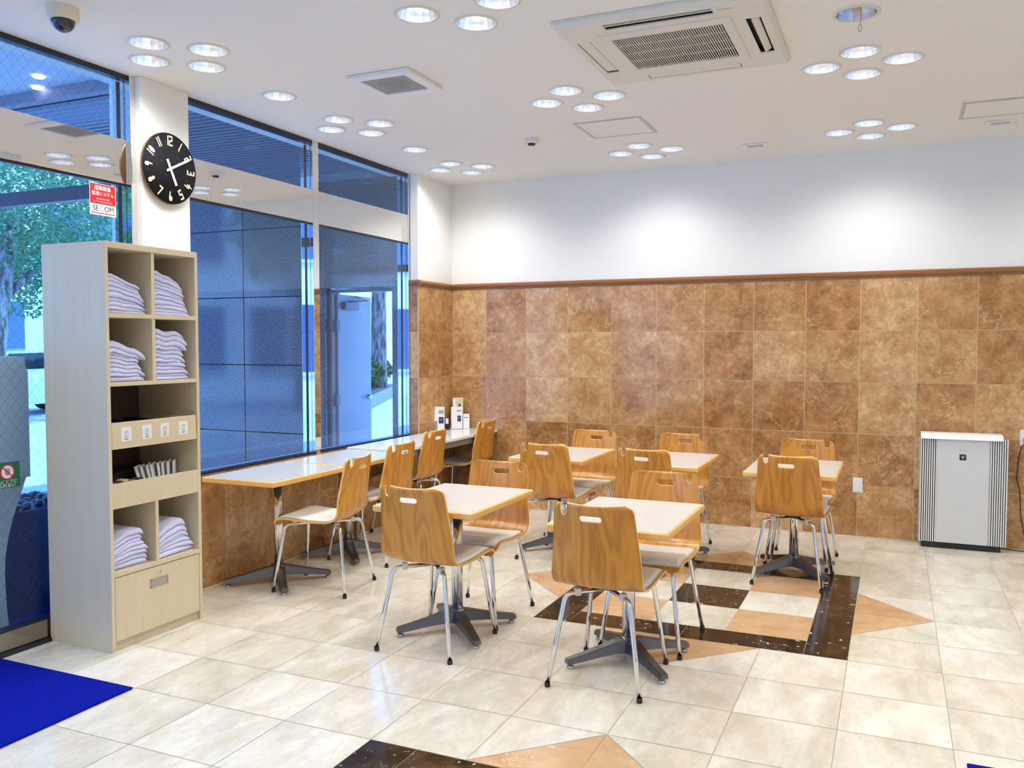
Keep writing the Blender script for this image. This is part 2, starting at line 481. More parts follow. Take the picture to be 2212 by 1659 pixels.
# return wall by the far corner, and the low wall under the window
RA = -0.632
wl = struct(MB().box(-0.075, 0.0, RA, 0.0, 0.0, H).box(-0.30, -0.075, -0.56, 0.0, 0.0, H).box(-0.30, -0.009, -3.24, RA, 0.0, 0.675).build('wall_left', M_PLASTER))
tile_wall('wainscot_tiles', rows5, [RA, -0.232, -0.009], lambda a, z, t: (t, a, z), wl)
tile_wall('jamb_tiles', rows5, [-0.075, 0.0], lambda a, z, t: (a, RA-t, z), wl)
tile_wall('dado_tiles', [(0.012, 0.29), (0.29, 0.675)], [-3.25, -3.03, -2.63, -2.23, -1.83, -1.43, -1.03, RA-0.012], lambda a, z, t: (-0.009+t, a, z), wl)
MB().box(-0.075, 0.004, -3.25, RA-0.012, 0.675, 0.69, 0, 0.002).build('sill_slab', MATS['brown_marble_tile'], wl)
MB().box(-0.001, 0.012, -3.25, RA-0.012, 0.0, 0.012).build('skirting', mat('cream_skirting', lin(226, 214, 186), 0.4), wl)
# wooden rail on top of the tiles
def rail_profile(mb, pts, nrm):
    pass
tr = MB()
pr = [(0.0, 0.0), (0.014, 0.0), (0.016, 0.012), (0.024, 0.018), (0.028, 0.030), (0.026, 0.045), (0.018, 0.050), (0.0, 0.054)]
tr.prism(pr, lambda a, b, t: (0.0+t, -a, 2.002+b), X1, 0)
tr.prism(pr, lambda a, b, t: (a, RA-0.02+t, 2.002+b), -RA+0.02, 0)
tr.prism(pr, lambda a, b, t: (-0.075+t, RA-a, 2.002+b), 0.075+0.02, 0)
struct(tr.build('trim_1', M_TRIMWOOD))
# white pillar with the clock
pm = MB().box(-0.26, -0.022, -3.617, -3.262, 0.0, H, 0, 0.004)
struct(pm.build('pillar', M_PLASTER))

# ------------------------------------------------------------------ ceiling with openings for the recessed lamps
clusters = {
    'near the pillar clock': (0.430, -3.790), 'over the window counter': (0.434, -2.214), 'in the far left corner': (0.453, -0.682),
    'left of the air conditioner at the picture top': (2.020, -3.770), 'beyond the air conditioner in mid ceiling': (2.027, -2.212),
    'before the middle of the back wall': (2.037, -0.680), 'right of the air conditioner': (3.618, -2.240), 'before the right part of the back wall': (3.619, -0.700)}
lamps = []
for cl_, (cx, cy) in clusters.items():
    for nm, dx, dy in (('nearest', 0, -0.197), ('leftmost', -0.198, 0), ('rightmost', 0.2, 0), ('farthest', 0, 0.197)):
        lamps.append((cx+dx, cy+dy, 'round lit downlight, %s of the four %s' % (nm, cl_), 'downlights %s' % cl_, 1))
lamps.append((0.431, -3.000, 'single lit downlight on the ceiling left of the square vent', None, 1))
lamps.append((0.452, -1.447, 'single lit downlight between two clusters along the window', None, 1))
lamps.append((3.623, -2.986, 'unlit silver downlight with a short wire loop hanging from it', None, 0))
hidden = [(x, y) for x in (5.2, 6.8) for y in (-0.69, -2.22, -3.78)] + [(x, y) for x in (0.43, 2.02, 3.62, 5.2, 6.8) for y in (-5.35, -6.9, -8.5)] + [(3.62, -3.78)]
for x, y in hidden: lamps.append((x, y, 'round downlight in the part of the ceiling outside the picture', 'downlights beyond the picture edge', 2.9))
R_AP = 0.086
def build_ceiling():
    bm = bmesh.new()
    rect = [(-0.3, Y0-0.15), (X1+0.15, Y0-0.15), (X1+0.15, 0.15), (-0.3, 0.15)]
    es = []
    def loop(pts):
        vs = [bm.verts.new((x, y, H)) for x, y in pts]
        for i in range(len(vs)): es.append(bm.edges.new((vs[i], vs[(i+1) % len(vs)])))
    loop(rect)
    for x, y, *_ in lamps: loop([(x+R_AP*math.cos(2*PI*k/32), y+R_AP*math.sin(2*PI*k/32)) for k in range(32)])
    bmesh.ops.triangle_fill(bm, use_beauty=True, use_dissolve=False, edges=es)
    for f in bm.faces:
        f.normal_update()
        if f.normal.z > 0: f.normal_flip()
    me = bpy.data.meshes.new('ceiling'); bm.to_mesh(me); bm.free(); me.materials.append(M_CEIL)
    c = struct(link('ceiling', me))
    MB().box(-0.3, X1+0.15, Y0-0.15, 0.15, H+0.2, H+0.3).build('slab', M_CEIL, c)
build_ceiling()

M_REFL = mat('reflector_aluminium', (0.88, 0.90, 0.94), 0.22, 1.0)
M_BULB = mat('lamp_glow', (1, 1, 1), 0.4, emit=(1.0, 0.98, 0.95), estr=36.0)
M_BULB.cycles.emission_sampling = 'NONE'
M_BULBOFF = mat('lamp_unlit', lin(200, 190, 170), 0.3)
M_RING = mat('lamp_ring_white', lin(222, 216, 204), 0.5)
def make_downlight(lit):
    r = thing('downlight', 'x', 'ceiling light')
    MB().lathe([(R_AP, 0.0), (R_AP, -0.005), (R_AP+0.004, -0.007), (R_AP+0.017, -0.004), (R_AP+0.019, 0.0)], 40).build('trim_ring', M_RING, r)
    # faceted reflector cone
    MB().lathe([(R_AP, -0.004), (R_AP-0.003, 0.02), (R_AP-0.012, 0.06), (R_AP-0.028, 0.10), (R_AP-0.042, 0.125), (0, 0.127)], 14, smooth=False).build('reflector', M_REFL, r)
    lm = MB()
    for k in (-1, 0, 1): lm.tube([(0.018*k, 0.0, 0.12), (0.018*k, 0, 0.065), (0.018*k, 0, 0.055)], [0.012, 0.012, 0.004], 8)
    lm.lathe([(0, 0.118), (0.034, 0.118), (0.034, 0.095), (0, 0.095)], 20)
    lm.build('lamp', M_BULB if lit else M_BULBOFF, r)
    return r
protoL = make_downlight(True); protoU = make_downlight(False)
LD = {}
def lamp_light(k):
    if k not in LD:
        d = bpy.data.lights.new('downlight_beam', 'SPOT'); d.energy = LAMP_W*k; d.color = LAMP_COL
        d.spot_size = rad(150); d.spot_blend = 1.0; d.shadow_soft_size = 0.03
        LD[k] = d
    return LD[k]
first = True
for x, y, lab, grp, k in lamps:
    if k == 0: o = protoU; o.location = (x, y, H); o['label'] = lab
    elif first: o = protoL; o.location = (x, y, H); o['label'] = lab; o['group'] = grp; first = False
    else: o = dup(protoL, (x, y, H), 0, lab, grp)
    if k and grp is None and 'group' in o: del o['group']
    if k:
        if k == 1 and y > -0.6: k = 0.30       # the lamps washing the back wall are dimmer
        elif k == 1 and y > -0.95: k = 0.62
        l = link('beam', lamp_light(k), o, (0, 0, 0.030))
wl_ = MB().tube([(0.02, -0.05, 0.03), (0.022, -0.055, -0.01), (0.02, -0.05, -0.05), (0.018, -0.05, -0.07)], 0.0012, 6)
wl_.tube([(0.018+0.007*math.sin(a), -0.05, -0.085+0.016*math.cos(a)) for a in [2*PI*i/14 for i in range(15)]], 0.0012, 6)
wl_.build('wire_loop', mat('wire', lin(120, 105, 80), 0.4), protoU)

# ------------------------------------------------------------------ window wall
GXP = -0.100   # glass plane
def window(idx, y0, y1, z0, gm, near_jamb=True):
    r = bpy.data.objects.new('window_%d' % idx, None); COL.objects.link(r); struct(r)
    MB().box(GXP-0.005, GXP+0.005, y0, y1, 2.615, H-0.03).build('upper_pane', gm, r)
    MB().box(GXP-0.005, GXP+0.005, y0, y1, z0, 2.375).build('lower_pane', gm, r)
    MB().box(GXP-0.05, -0.080, y0, y1, 2.375, 2.615, 0, 0.002).build('transom_panel', M_MIRROR, r)
    f = MB().box(GXP-0.03, GXP+0.018, y0, y1, H-0.03, H-0.001)
    f.box(GXP-0.012, GXP+0.012, y0, y1, 2.362, 2.375)
    f.box(GXP-0.03, GXP+0.03, y0, y1, z0-0.012, z0+0.004)
    f.build('frame', M_DARKFRAME, r)
    # deep mirror-faced upright at the far end: its side shows the street
    m = MB().box(-0.182, -0.108, y1-0.004, y1+0.0, z0, 2.375).box(-0.182, -0.108, y1-0.004, y1, 2.615, H-0.03)
    m.build('side_mirror', M_MIRROR, r)
    MB().box(-0.146, -0.142, y1-0.016, y1-0.004, z0, H-0.03).build('bead', M_DARKFRAME, r)
    return r
w1 = window(1, Y0, -3.655, 0.115, M_WGLASS)
w2 = window(2, -3.262, -2.0, 0.702, M_GLASS)
w3 = window(3, -1.93, -0.660, 0.702, M_GLASS)
struct(MB().box(-0.19, -0.080, -2.0, -1.93, 0.69, H, 0, 0.002).build('trim_2', M_MIRROR))
struct(MB().box(-0.19, -0.078, -0.660, -0.641, 0.69, H, 0, 0.001).build('trim_3', M_MIRROR))
struct(MB().box(-0.19, -0.062, -3.655, -3.618, 0.0, H, 0, 0.001).build('trim_4', M_MIRROR))
# entrance threshold rail
th = MB().box(-0.14, -0.066, Y0, -3.655, 0.018, 0.112, 0, 0.003)
struct(th.build('trim_5', mat('bronze_mirror_rail', (0.38, 0.33, 0.28), 0.06, 1.0)))
struct(MB().box(-0.16, -0.045, Y0, -3.655, -0.001, 0.018, 0).build('trim_6', M_DARKFRAME))

# ------------------------------------------------------------------ outside: paving, granite wall, soffits
M_PAVE = None
def paving():
    m, nt, b = new_mat('pale_paving'); N = NB(nt)
    t = N.n('ShaderNodeTexCoord').outputs['Object']
    br = N.n('ShaderNodeTexBrick'); br.inputs['Scale'].default_value = 3.3
    br.inputs['Color1'].default_value = (0.62, 0.62, 0.60, 1); br.inputs['Color2'].default_value = (0.56, 0.56, 0.55, 1)
    br.inputs['Mortar'].default_value = (0.35, 0.35, 0.35, 1); br.inputs['Mortar Size'].default_value = 0.012
    N.l(t, br.inputs['Vector']); N.l(br.outputs['Color'], b.inputs['Base Color'])
    b.inputs['Roughness'].default_value = 0.6
    return m
struct(MB().box(-40, -0.09, -45, 50, -0.25, -0.02).build('pavement_ground', paving()))
# granite wing wall with a doorway
gw = MB()
gj = 0.005
def gran(x0, x1, z0, z1): gw.box(x0+gj, x1-gj, -0.6, -0.42, z0+gj, z1-gj)
zj = [-0.02, 0.648, 1.296, 1.944, 2.592, 2.99]
xj = [-2.9, -1.955, -1.06]
for a, b in zip(xj[:-1], xj[1:]):
    for c, d in zip(zj[:-1], zj[1:]): gran(a, b, c, d)
gran(-1.06, -0.20, 2.0, 2.592); gran(-1.06, -0.20, 2.592, 2.99)
gw.box(-1.06, -0.99, -0.615, -0.42, -0.02, 2.0); gw.box(-0.275, -0.20, -0.615, -0.42, -0.02, 2.06)
gwo = struct(gw.build('granite_wall', M_GRANITE))
MB().box(-2.895, -1.06, -0.590, -0.43, -0.02, 2.985).box(-1.06, -0.205, -0.590, -0.43, 2.006, 2.985).build('joint_backing', mat('dark_joint', (0.01, 0.01, 0.015), 0.8), gwo)
# open white door in the doorway
dr = bpy.data.objects.new('door_1', None); COL.objects.link(dr); struct(dr)
dr.location = (-0.955, -0.50, -0.01); dr.rotation_euler = (0, 0, rad(96))
M_DOOR = mat('pale_door_paint', lin(160, 150, 160), 0.45)
MB().box(0, 0.66, -0.02, 0.02, 0.0, 1.97, 0, 0.002).build('leaf', M_DOOR, dr)
M_CLOSER = mat('closer_grey', lin(120, 116, 126), 0.5)
MB().box(0.08, 0.34, -0.062, -0.02, 1.83, 1.90, 0, 0.004).tube([(0.16, -0.05, 1.905), (0.5, -0.07, 1.93), (0.26, -0.06, 1.96)], 0.007, 8).build('door_closer', M_CLOSER, dr)
MB().tube([(0.60, -0.02, 0.98), (0.60, -0.05, 0.98)], 0.022, 14).tube([(0.60, -0.055, 0.98), (0.50, -0.058, 0.98)], 0.009, 10).tube([(0.60, 0.02, 0.98), (0.60, 0.055, 0.98), (0.50, 0.058, 0.98)], 0.009, 10).build('door_handle', M_STEEL, dr)
hg = MB()
for z in (0.25, 0.93, 1.62): hg.box(-0.035, 0.02, -0.03, 0.02, z, z+0.11, 0, 0.002)
hg.build('hinge', M_CLOSER, dr)
struct(MB().box(-0.99, -0.955, -0.56, -0.44, -0.02, 2.0).box(-0.99, -0.275, -0.54, -0.46, 1.972, 2.0).build('trim_7', mat('door_frame_grey', lin(150, 140, 140), 0.4)))
# louvred soffit over the entrance recess
sl = MB()
y = -3.20
while y < -0.62:
    sl.box(-3.0, -0.20, y, y+0.036, 3.03, 3.055); y += 0.072
struct(sl.build('louvre_soffit', mat('soffit_slat_paint', lin(120, 126, 142), 0.5)))
struct(MB().box(-3.0, -0.20, -2.95, 1.4, 3.22, 3.26).box(-3.0, -2.9, -0.62, -0.45, 2.9, 3.26).box(-0.20, 2.5, 0.16, 2.4, 3.22, 3.26).build('soffit_backing_sun_block', mat('soffit_and_block_dark', lin(26, 28, 36), 0.8)))  # lengthened, plus an unseen slab added past the wall, to shade the door
struct(MB().box(-3.0, -0.57, -9.6, -3.36, 3.10, 3.16).build('canopy_panel', mat('canopy_paint', lin(214, 216, 222), 0.6)))
struct(MB().box(-3.0, -0.20, -3.36, -3.29, 3.03, 3.16).box(-0.49, -0.45, -9.6, -3.29, 3.06, 3.16).build('canopy_beam', mat('beam_paint', lin(130, 128, 146), 0.5)))
struct(MB().box(-3.0, -0.20, -3.38, -3.32, 2.385, 2.47).box(-3.0, -2.9, -3.38, -3.28, -0.02, 3.1).build('vestibule_transom', mat('transom_bronze', lin(52, 48, 66), 0.35)))
for i, (x, y) in enumerate(((-0.912, -3.549), (-1.12, -3.398))):
    o = MB().lathe([(0, 0), (0.028, 0), (0.034, 0.004), (0.034, 0.012)], 24, (x, y, 3.088)).build('canopy_light', mat('canopy_lamp', (1, 1, 1), 0.5, emit=(1, 0.98, 0.92), estr=6.0))
    tag(o, ('round canopy lamp seen through the upper entrance glass, the left and higher one', 'round canopy lamp at the canopy beam, seen through the upper entrance glass')[i], 'outdoor light', 'canopy lamps outside the entrance')

# ------------------------------------------------------------------ street things
M_LEAF = fabric('leaf_green', (0.04, 0.14, 0.06), (0.12, 0.32, 0.16), 3, 0.5, 0.0)
M_LEAFD = fabric('leaf_dark', (0.02, 0.07, 0.025), (0.05, 0.15, 0.05), 3, 0.5, 0.0)
M_BARK = None
def bark():
    m, nt, b = new_mat('tree_bark'); N = NB(nt)
    t = N.n('ShaderNodeTexCoord').outputs['Object']
    f = N.noise(N.mapping(t, scale=(14, 14, 3)), 1.0, 4, 0.6, 0.4)
    N.l(N.ramp(f, [(0.38, (0.05, 0.045, 0.04)), (0.6, (0.28, 0.25, 0.22))]), b.inputs['Base Color'])
    b.inputs['Roughness'].default_value = 0.9
    bp = N.n('ShaderNodeBump'); bp.inputs['Strength'].default_value = 1.0; bp.inputs['Distance'].default_value = 0.03
    N.l(f, bp.inputs['Height']); N.l(bp.outputs[0], b.inputs['Normal'])
    return m
M_BARK = bark()
def leaves(n, c, r, size, rng, shell=0.5):
    vs, fs = [], []
    for _ in range(n):
        while True:
            d = Vector((rng.uniform(-1, 1), rng.uniform(-1, 1), rng.uniform(-1, 1)))
            if shell*0.6 < d.length < 1: break
        p = Vector((c[0]+d.x*r[0], c[1]+d.y*r[1], c[2]+d.z*r[2]))
        a = Vector((rng.gauss(0, 1), rng.gauss(0, 1), rng.gauss(0, 0.6))).normalized()
        b = a.cross(Vector((rng.gauss(0, 1), rng.gauss(0, 1), rng.gauss(0, 1)))).normalized()
        s = size*rng.uniform(0.6, 1.3)
        k = len(vs)
        vs += [p-a*s, p-b*s*0.42, p+a*s, p+b*s*0.42]
        fs.append((k, k+1, k+2, k+3))
    return vs, fs
def foliage(name, blobs, m, parent=None, seed=1):
    rng = random.Random(seed); V, F = [], []
    for n, c, r, s in blobs:
        v, f = leaves(n, c, r, s, rng); k = len(V); V += v; F += [tuple(i+k for i in q) for q in f]
    me = bpy.data.meshes.new(name); me.from_pydata(V, [], F); me.materials.append(m)
    return link(name, me, parent)
def tree(loc, trunk, blobs, label, seed):
    r = thing('street_tree', label, 'tree', loc, 0, 'street trees')
    for t, rr in trunk: 
        mb = MB().tube(t, rr, 14); mb.build('trunk' if t is trunk[0][0] else 'branch', M_BARK, r)
    foliage('crown', blobs, M_LEAF, r, seed)
tree((-9.3, 13.2, -0.02), [([(0, 0, 0), (0.02, 0, 1.2), (0, 0.03, 2.6), (0.1, 0, 4.5)], [0.27, 0.22, 0.21, 0.16])],
     [(1500, (0, 0, 5.2), (2.4, 2.4, 1.6), 0.12), (160, (0.75, 0.6, 2.6), (0.35, 0.6, 0.7), 0.08), (120, (-0.6, -0.3, 2.0), (0.25, 0.4, 0.6), 0.08)], 'thick barked street tree seen through the open doorway', 3)
tree((-7.6, 0.75, -0.02), [([(0, 0, 0), (0, 0.05, 1.3), (-0.05, 0.25, 2.3), (-0.1, 0.5, 3.3)], [0.2, 0.16, 0.13, 0.08]), ([(-0.05, 0.2, 2.1), (-0.1, 0.75, 2.55), (-0.1, 1.2, 2.75)], [0.07, 0.05, 0.03])],
     [(9000, (-0.3, 1.0, 4.0), (1.3, 1.9, 1.3), 0.042), (2600, (-0.2, 0.9, 2.9), (0.9, 0.9, 0.5), 0.040)], 'leafy street tree nearest the entrance glass at far left', 5)
tree((-11.2, 5.0, -0.02), [([(0, 0, 0), (0, 0.05, 1.5), (0.05, 0, 3.0)], [0.2, 0.16, 0.1])],
     [(9000, (0, 0, 4.4), (2.0, 2.6, 2.0), 0.06), (3000, (0, -0.6, 2.8), (1.3, 1.5, 0.8), 0.055)], 'large leafy street tree behind the one nearest the entrance glass', 6)
tree((-8.3, -9.8, -0.02), [([(0, 0, 0), (0, 0.05, 1.8), (0.05, 0, 3.0)], [0.22, 0.18, 0.12])],
     [(2200, (0, 0, 4.0), (1.6, 1.6, 1.5), 0.12)], 'street tree mirrored dimly in the polished granite wall', 8)
# hedge behind a brick kerb
hdir = Vector((-9.39+7.34, 14.15-9.83, 0)).normalized(); hn = Vector((-hdir.y, hdir.x, 0))
hp = Vector((-7.34, 9.83, 0))-hdir*1.5
hk = thing('planted_hedge', 'dark green clipped hedge in a low brick planter beyond the doorway', 'hedge', hp, math.atan2(hdir.y, hdir.x))
def brickm():
    m, nt, b = new_mat('grey_brick'); N = NB(nt)
    t = N.n('ShaderNodeTexCoord').outputs['Object']
    br = N.n('ShaderNodeTexBrick'); br.inputs['Scale'].default_value = 5.0; br.offset = 0.5
    br.inputs['Color1'].default_value = (0.30, 0.28, 0.28, 1); br.inputs['Color2'].default_value = (0.24, 0.22, 0.22, 1)
    br.inputs['Mortar'].default_value = (0.10, 0.10, 0.10, 1); br.inputs['Mortar Size'].default_value = 0.02
    N.l(N.mapping(t, rot=(rad(90), 0, 0)), br.inputs['Vector']); N.l(br.outputs['Color'], b.inputs['Base Color'])
    b.inputs['Roughness'].default_value = 0.7
    return m
MB().box(0, 7.5, 0.0, 1.2, -0.02, 0.30, 0, 0.01).build('brick_kerb', brickm(), hk)
foliage('foliage', [(700, (i+0.5, 0.6, 0.72), (0.75, 0.55, 0.42), 0.085) for i in range(7)], M_LEAFD, hk, 11)
# buildings across the street
def building(name, loc, rz, w, d, h, col, label, floors, cols, gapf=0.6):
    r = thing(name, label, 'building', loc, rz)
    MB().box(-w/2, w/2, -d/2, d/2, -0.02, h).build('facade', mat('facade_'+str(len(MATS)), col, 0.7), r)
    fh = h/floors; cw = w/cols
    for i in range(floors):
        for j in range(cols):
            x = -w/2+cw*(j+0.5); z = fh*i
            f = MB().box(x-cw*0.38, x+cw*0.38, d/2, d/2+0.05, z+fh*0.22, z+fh*0.85)
            o = f.build('window', mat('far_glass', lin(60, 90, 130), 0.1), r)
            MB().box(x-cw*0.38, x+cw*0.38, d/2+0.05, d/2+0.09, z+fh*0.22, z+fh*0.25).box(x-0.05, x+0.05, d/2+0.05, d/2+0.09, z+fh*0.22, z+fh*0.85).build('mullion', mat('far_mullion', lin(190, 195, 205), 0.5), o)
    return r
building('office_building', (-28, 14, 0), rad(-90), 26, 8, 14, lin(210, 215, 220), 'pale office building across the street behind the leafy trees', 4, 6)
building('shop_building', (-19.5, 4.5, 0), rad(-90), 7, 4, 3.4, lin(190, 205, 220), 'low glazed shop across the street left of the shelf unit', 1, 4)
building('apartment_building', (-15, -17, 0), rad(-45), 14, 8, 12, lin(225, 228, 235), 'pale building mirrored in the polished granite wall', 4, 5)
# white car
car = thing('parked_car', 'white car parked across the street behind the shelf unit', 'car', (-13.6, 5.5, -0.02), 0)
cb = MB()
prof = [(-2.1, 0.25), (-2.12, 0.6), (-2.0, 0.85), (-1.3, 0.95), (-0.7, 1.38), (0.7, 1.42), (1.5, 1.0), (2.05, 0.9), (2.12, 0.6), (2.1, 0.25)]
cb.prism(prof, lambda a, b, t: (-0.8+t, a, b), 1.6, 0)
cb.build('body', mat('white_car_paint', lin(236, 238, 240), 0.2, coat=0.8), car)
MB().prism([(-1.2, 0.98), (-0.68, 1.32), (0.66, 1.35), (1.35, 1.02)], lambda a, b, t: (0.802+t*0.01, a, b), 1, 0).build('side_window', mat('car_glass', (0.02, 0.03, 0.04), 0.05), car)
for sx in (-0.72, 0.72):
    for y in (-1.3, 1.3):
        o = MB().lathe([(0, -0.1), (0.2, -0.1), (0.31, -0.08), (0.31, 0.08), (0.2, 0.1), (0, 0.1)], 24).build('wheel', M_BLACKRUB, car, (sx, y, 0.31)); o.rotation_euler = (0, rad(90), 0)
# dark blue planter and flared stand in the vestibule
pl = thing('planter_box', 'glossy dark blue planter box behind the entrance glass', 'planter', (-0.78, -3.82, -0.02))
MB().box(-0.24, 0.24, -0.34, 0.34, 0.0, 0.60, 0, 0.008).build('box', mat('blue_lacquer', lin(30, 60, 110), 0.12, coat=0.5), pl)
st = MB()
for _ in range(60):
    x, y = random.uniform(-0.2, 0.2), random.uniform(-0.3, 0.3); s_ = random.uniform(0.02, 0.04)
    st.lathe([(0, -s_*0.5), (s_, 0), (s_*0.7, s_*0.6), (0, s_*0.8)], 6, (x, y, 0.61), smooth=False)
st.build('pebbles', mat('dark_pebble', lin(50, 60, 80), 0.3), pl)
fs = thing('flared_stand', 'pale grey flared stand with narrow waist behind the entrance glass', 'stand', (-0.40, -4.505, -0.02))
pf = [(-0.40, 0.82), (0.40, 0.82), (0.40, 1.37), (0.385, 1.40), (0.385, 1.45), (-0.40, 1.45)]
MB().prism(pf, lambda a, b, t: (t-0.07, a, b), 0.14).build('head_panel', mat('stand_grey', lin(248, 240, 228), 0.5), fs)
lo = [(0.40, 0.82), (0.36, 0.72), (0.32, 0.62), (0.29, 0.52), (0.27, 0.42), (0.265, 0.32), (0.27, 0.16), (0.285, 0.0)]
MB().prism(lo+[(-a, b) for a, b in lo[::-1]], lambda a, b, t: (t-0.06, a, b), 0.10).build('pedestal', mat('stand_grey_low', lin(240, 232, 220), 0.5), fs)
# sill of the vestibule: blue mat
tag(MB().box(-1.9, -0.2, -5.6, -3.42, -0.02, -0.008, 0, 0.003).build('floor_mat', M_MAT), 'blue mat on the vestibule floor outside the entrance glass', 'mat')

# stickers on the entrance glass
FR = lambda y, z: ((GXP+0.0058, y, z), (0, 1, 0), (0, 0, 1))
sk = thing('security_sticker', 'red and white security company sticker at the top of the entrance glass', 'sticker', (0, 0, 0))
MB().box(GXP+0.005, GXP+0.0056, -3.900, -3.732, 2.184, 2.351).build('sheet', M_PAPER, sk)
MB().box(GXP+0.0056, GXP+0.0059, -3.897, -3.735, 2.243, 2.348).build('red_field', M_RED, sk)
MB().box(GXP+0.0056, GXP+0.0059, -3.893, -3.739, 2.192, 2.197).build('red_line', M_RED, sk)
sx_ = GXP+0.0062
text_mesh('headline', '遠隔画像', 0.027, M_PAPER, ((sx_, -3.818, 2.326), (0, 1, 0), (0, 0, 1)), sk, bold=0.0002)
text_mesh('headline', '監視システム', 0.0235, M_PAPER, ((sx_, -3.816, 2.297), (0, 1, 0), (0, 0, 1)), sk, bold=0.0002)
text_mesh('small_print', 'MONITORED AREA', 0.010, M_PAPER, ((sx_, -3.816, 2.270), (0, 1, 0), (0, 0, 1)), sk)
text_mesh('small_print', 'Real Time Monitoring in Progress', 0.0088, M_PAPER, ((sx_, -3.816, 2.256), (0, 1, 0), (0, 0, 1)), sk)
for body, yy, m in (('SE', -3.863, M_NAVY), ('C', -3.825, M_CYANINK), ('OM', -3.778, M_NAVY)):
    text_mesh('company_name', body, 0.040, m, ((sx_, yy, 2.218), (0, 1, 0), (0, 0, 1)), sk)
gs = thing('door_sticker', 'green sticker with a red no-touch circle low on the entrance glass', 'sticker', (0, 0, 0))
M_GREEN = mat('green_print', lin(10, 110, 70), 0.5)
MB().box(GXP+0.005, GXP+0.0056, -4.47, -4.337, 0.80, 0.925).build('sheet', M_GREEN, gs)
def disc(mb, c, r, x, th=0.0004, n=32): mb.prism([(c[0]+r*math.cos(2*PI*k/n), c[1]+r*math.sin(2*PI*k/n)) for k in range(n)], lambda a, b, t: (x+t, a, b), th)
d = MB(); disc(d, (-4.402, 0.878), 0.038, GXP+0.0056); d.build('white_disc', M_PAPER, gs)
d = MB()
for k in range(32):
    a0, a1 = 2*PI*k/32, 2*PI*(k+1)/32
    d.quad([(GXP+0.0064, -4.402+0.038*math.cos(a0), 0.878+0.038*math.sin(a0)), (GXP+0.0064, -4.402+0.038*math.cos(a1), 0.878+0.038*math.sin(a1)), (GXP+0.0064, -4.402+0.031*math.cos(a1), 0.878+0.031*math.sin(a1)), (GXP+0.0064, -4.402+0.031*math.cos(a0), 0.878+0.031*math.sin(a0))])
d.prism([(-4.429, 0.901), (-4.425, 0.905), (-4.375, 0.855), (-4.379, 0.851)], lambda a, b, t: (GXP+0.0062+t, a, b), 0.0004)
d.build('red_ring', M_RED, gs)
d = MB(); disc(d, (-4.402, 0.874), 0.013, GXP+0.006)
for k in range(4): d.prism([(-4.415+k*0.007, 0.874), (-4.410+k*0.007, 0.874), (-4.410+k*0.007, 0.896), (-4.415+k*0.007, 0.896)], lambda a, b, t: (GXP+0.006+t, a, b), 0.0003)
d.build('hand_symbol', M_GREYINK, gs)
text_mesh('caption', '動くドアに', 0.022, M_PAPER, ((GXP+0.0062, -4.405, 0.829), (0, 1, 0), (0, 0, 1)), gs)
text_mesh('caption', 'ふれない', 0.022, M_PAPER, ((GXP+0.0062, -4.405, 0.811), (0, 1, 0), (0, 0, 1)), gs)

# ------------------------------------------------------------------ chairs
def chair_profile():
    """centre line of the plywood shell, (y, z) from seat front to back top"""
    pts = [(0.222, 0.402), (0.218, 0.420), (0.205, 0.434), (0.185, 0.441), (0.14, 0.441), (0.08, 0.435), (0.0, 0.429), (-0.08, 0.428), (-0.135, 0.432)]
    cy, cz, r = -0.135, 0.522, 0.09
    for k in range(1, 8):
        a = rad(-90-k*11.6)
        pts.append((cy+r*math.cos(a), cz+r*math.sin(a)))
    y0, z0 = pts[-1]
    for k in range(1, 9):
        t = k/8
        pts.append((y0-0.052*t, z0+(0.815-z0)*t))
    return pts
PROF = chair_profile()
def resample(pts, n):
    L = [0]
    for a, b in zip(pts[:-1], pts[1:]): L.append(L[-1]+math.hypot(b[0]-a[0], b[1]-a[1]))
    out = []
    for i in range(n+1):
        s = L[-1]*i/n; k = max(j for j in range(len(L)) if L[j] <= s+1e-9); k = min(k, len(pts)-2)
        t = (s-L[k])/(L[k+1]-L[k]); out.append((pts[k][0]+t*(pts[k+1][0]-pts[k][0]), pts[k][1]+t*(pts[k+1][1]-pts[k][1])))
    return out, L[-1]
NS = 64
RS, LEN = resample(PROF, NS)
def shell_point(s, t, off=0.0):
    """s in 0..1 along, t in -1..1 across"""
    x = s*NS; k = min(int(x), NS-1); f = x-k
    y = RS[k][0]+(RS[k+1][0]-RS[k][0])*f; z = RS[k][1]+(RS[k+1][1]-RS[k][1])*f
    k2 = min(max(k, 1), NS-2); ty, tz = RS[k2+1][0]-RS[k2-1][0], RS[k2+1][1]-RS[k2-1][1]; l = math.hypot(ty, tz)
    ny, nz = tz/l, -ty/l            # towards the sitter
    if ny*0+nz < 0 and s < 0.4: ny, nz = -ny, -nz
    d = s*LEN
    hw = 0.205
    if d > 0.50: hw = 0.205-0.030*((d-0.50)/(LEN-0.50))
    r = 0.035
    if d < r: hw -= r-math.sqrt(max(0, r*r-(r-d)**2))
    if d > LEN-r: hw -= r-math.sqrt(max(0, r*r-(d-LEN+r)**2))
    up_ = min(1, max(0, (d-0.36)/0.2))
    bow = 0.034*up_*(t*t) + 0.004*(1-up_)*(t*t)
    return Vector((t*hw, y+ny*(off+bow), z+nz*(off+bow)))
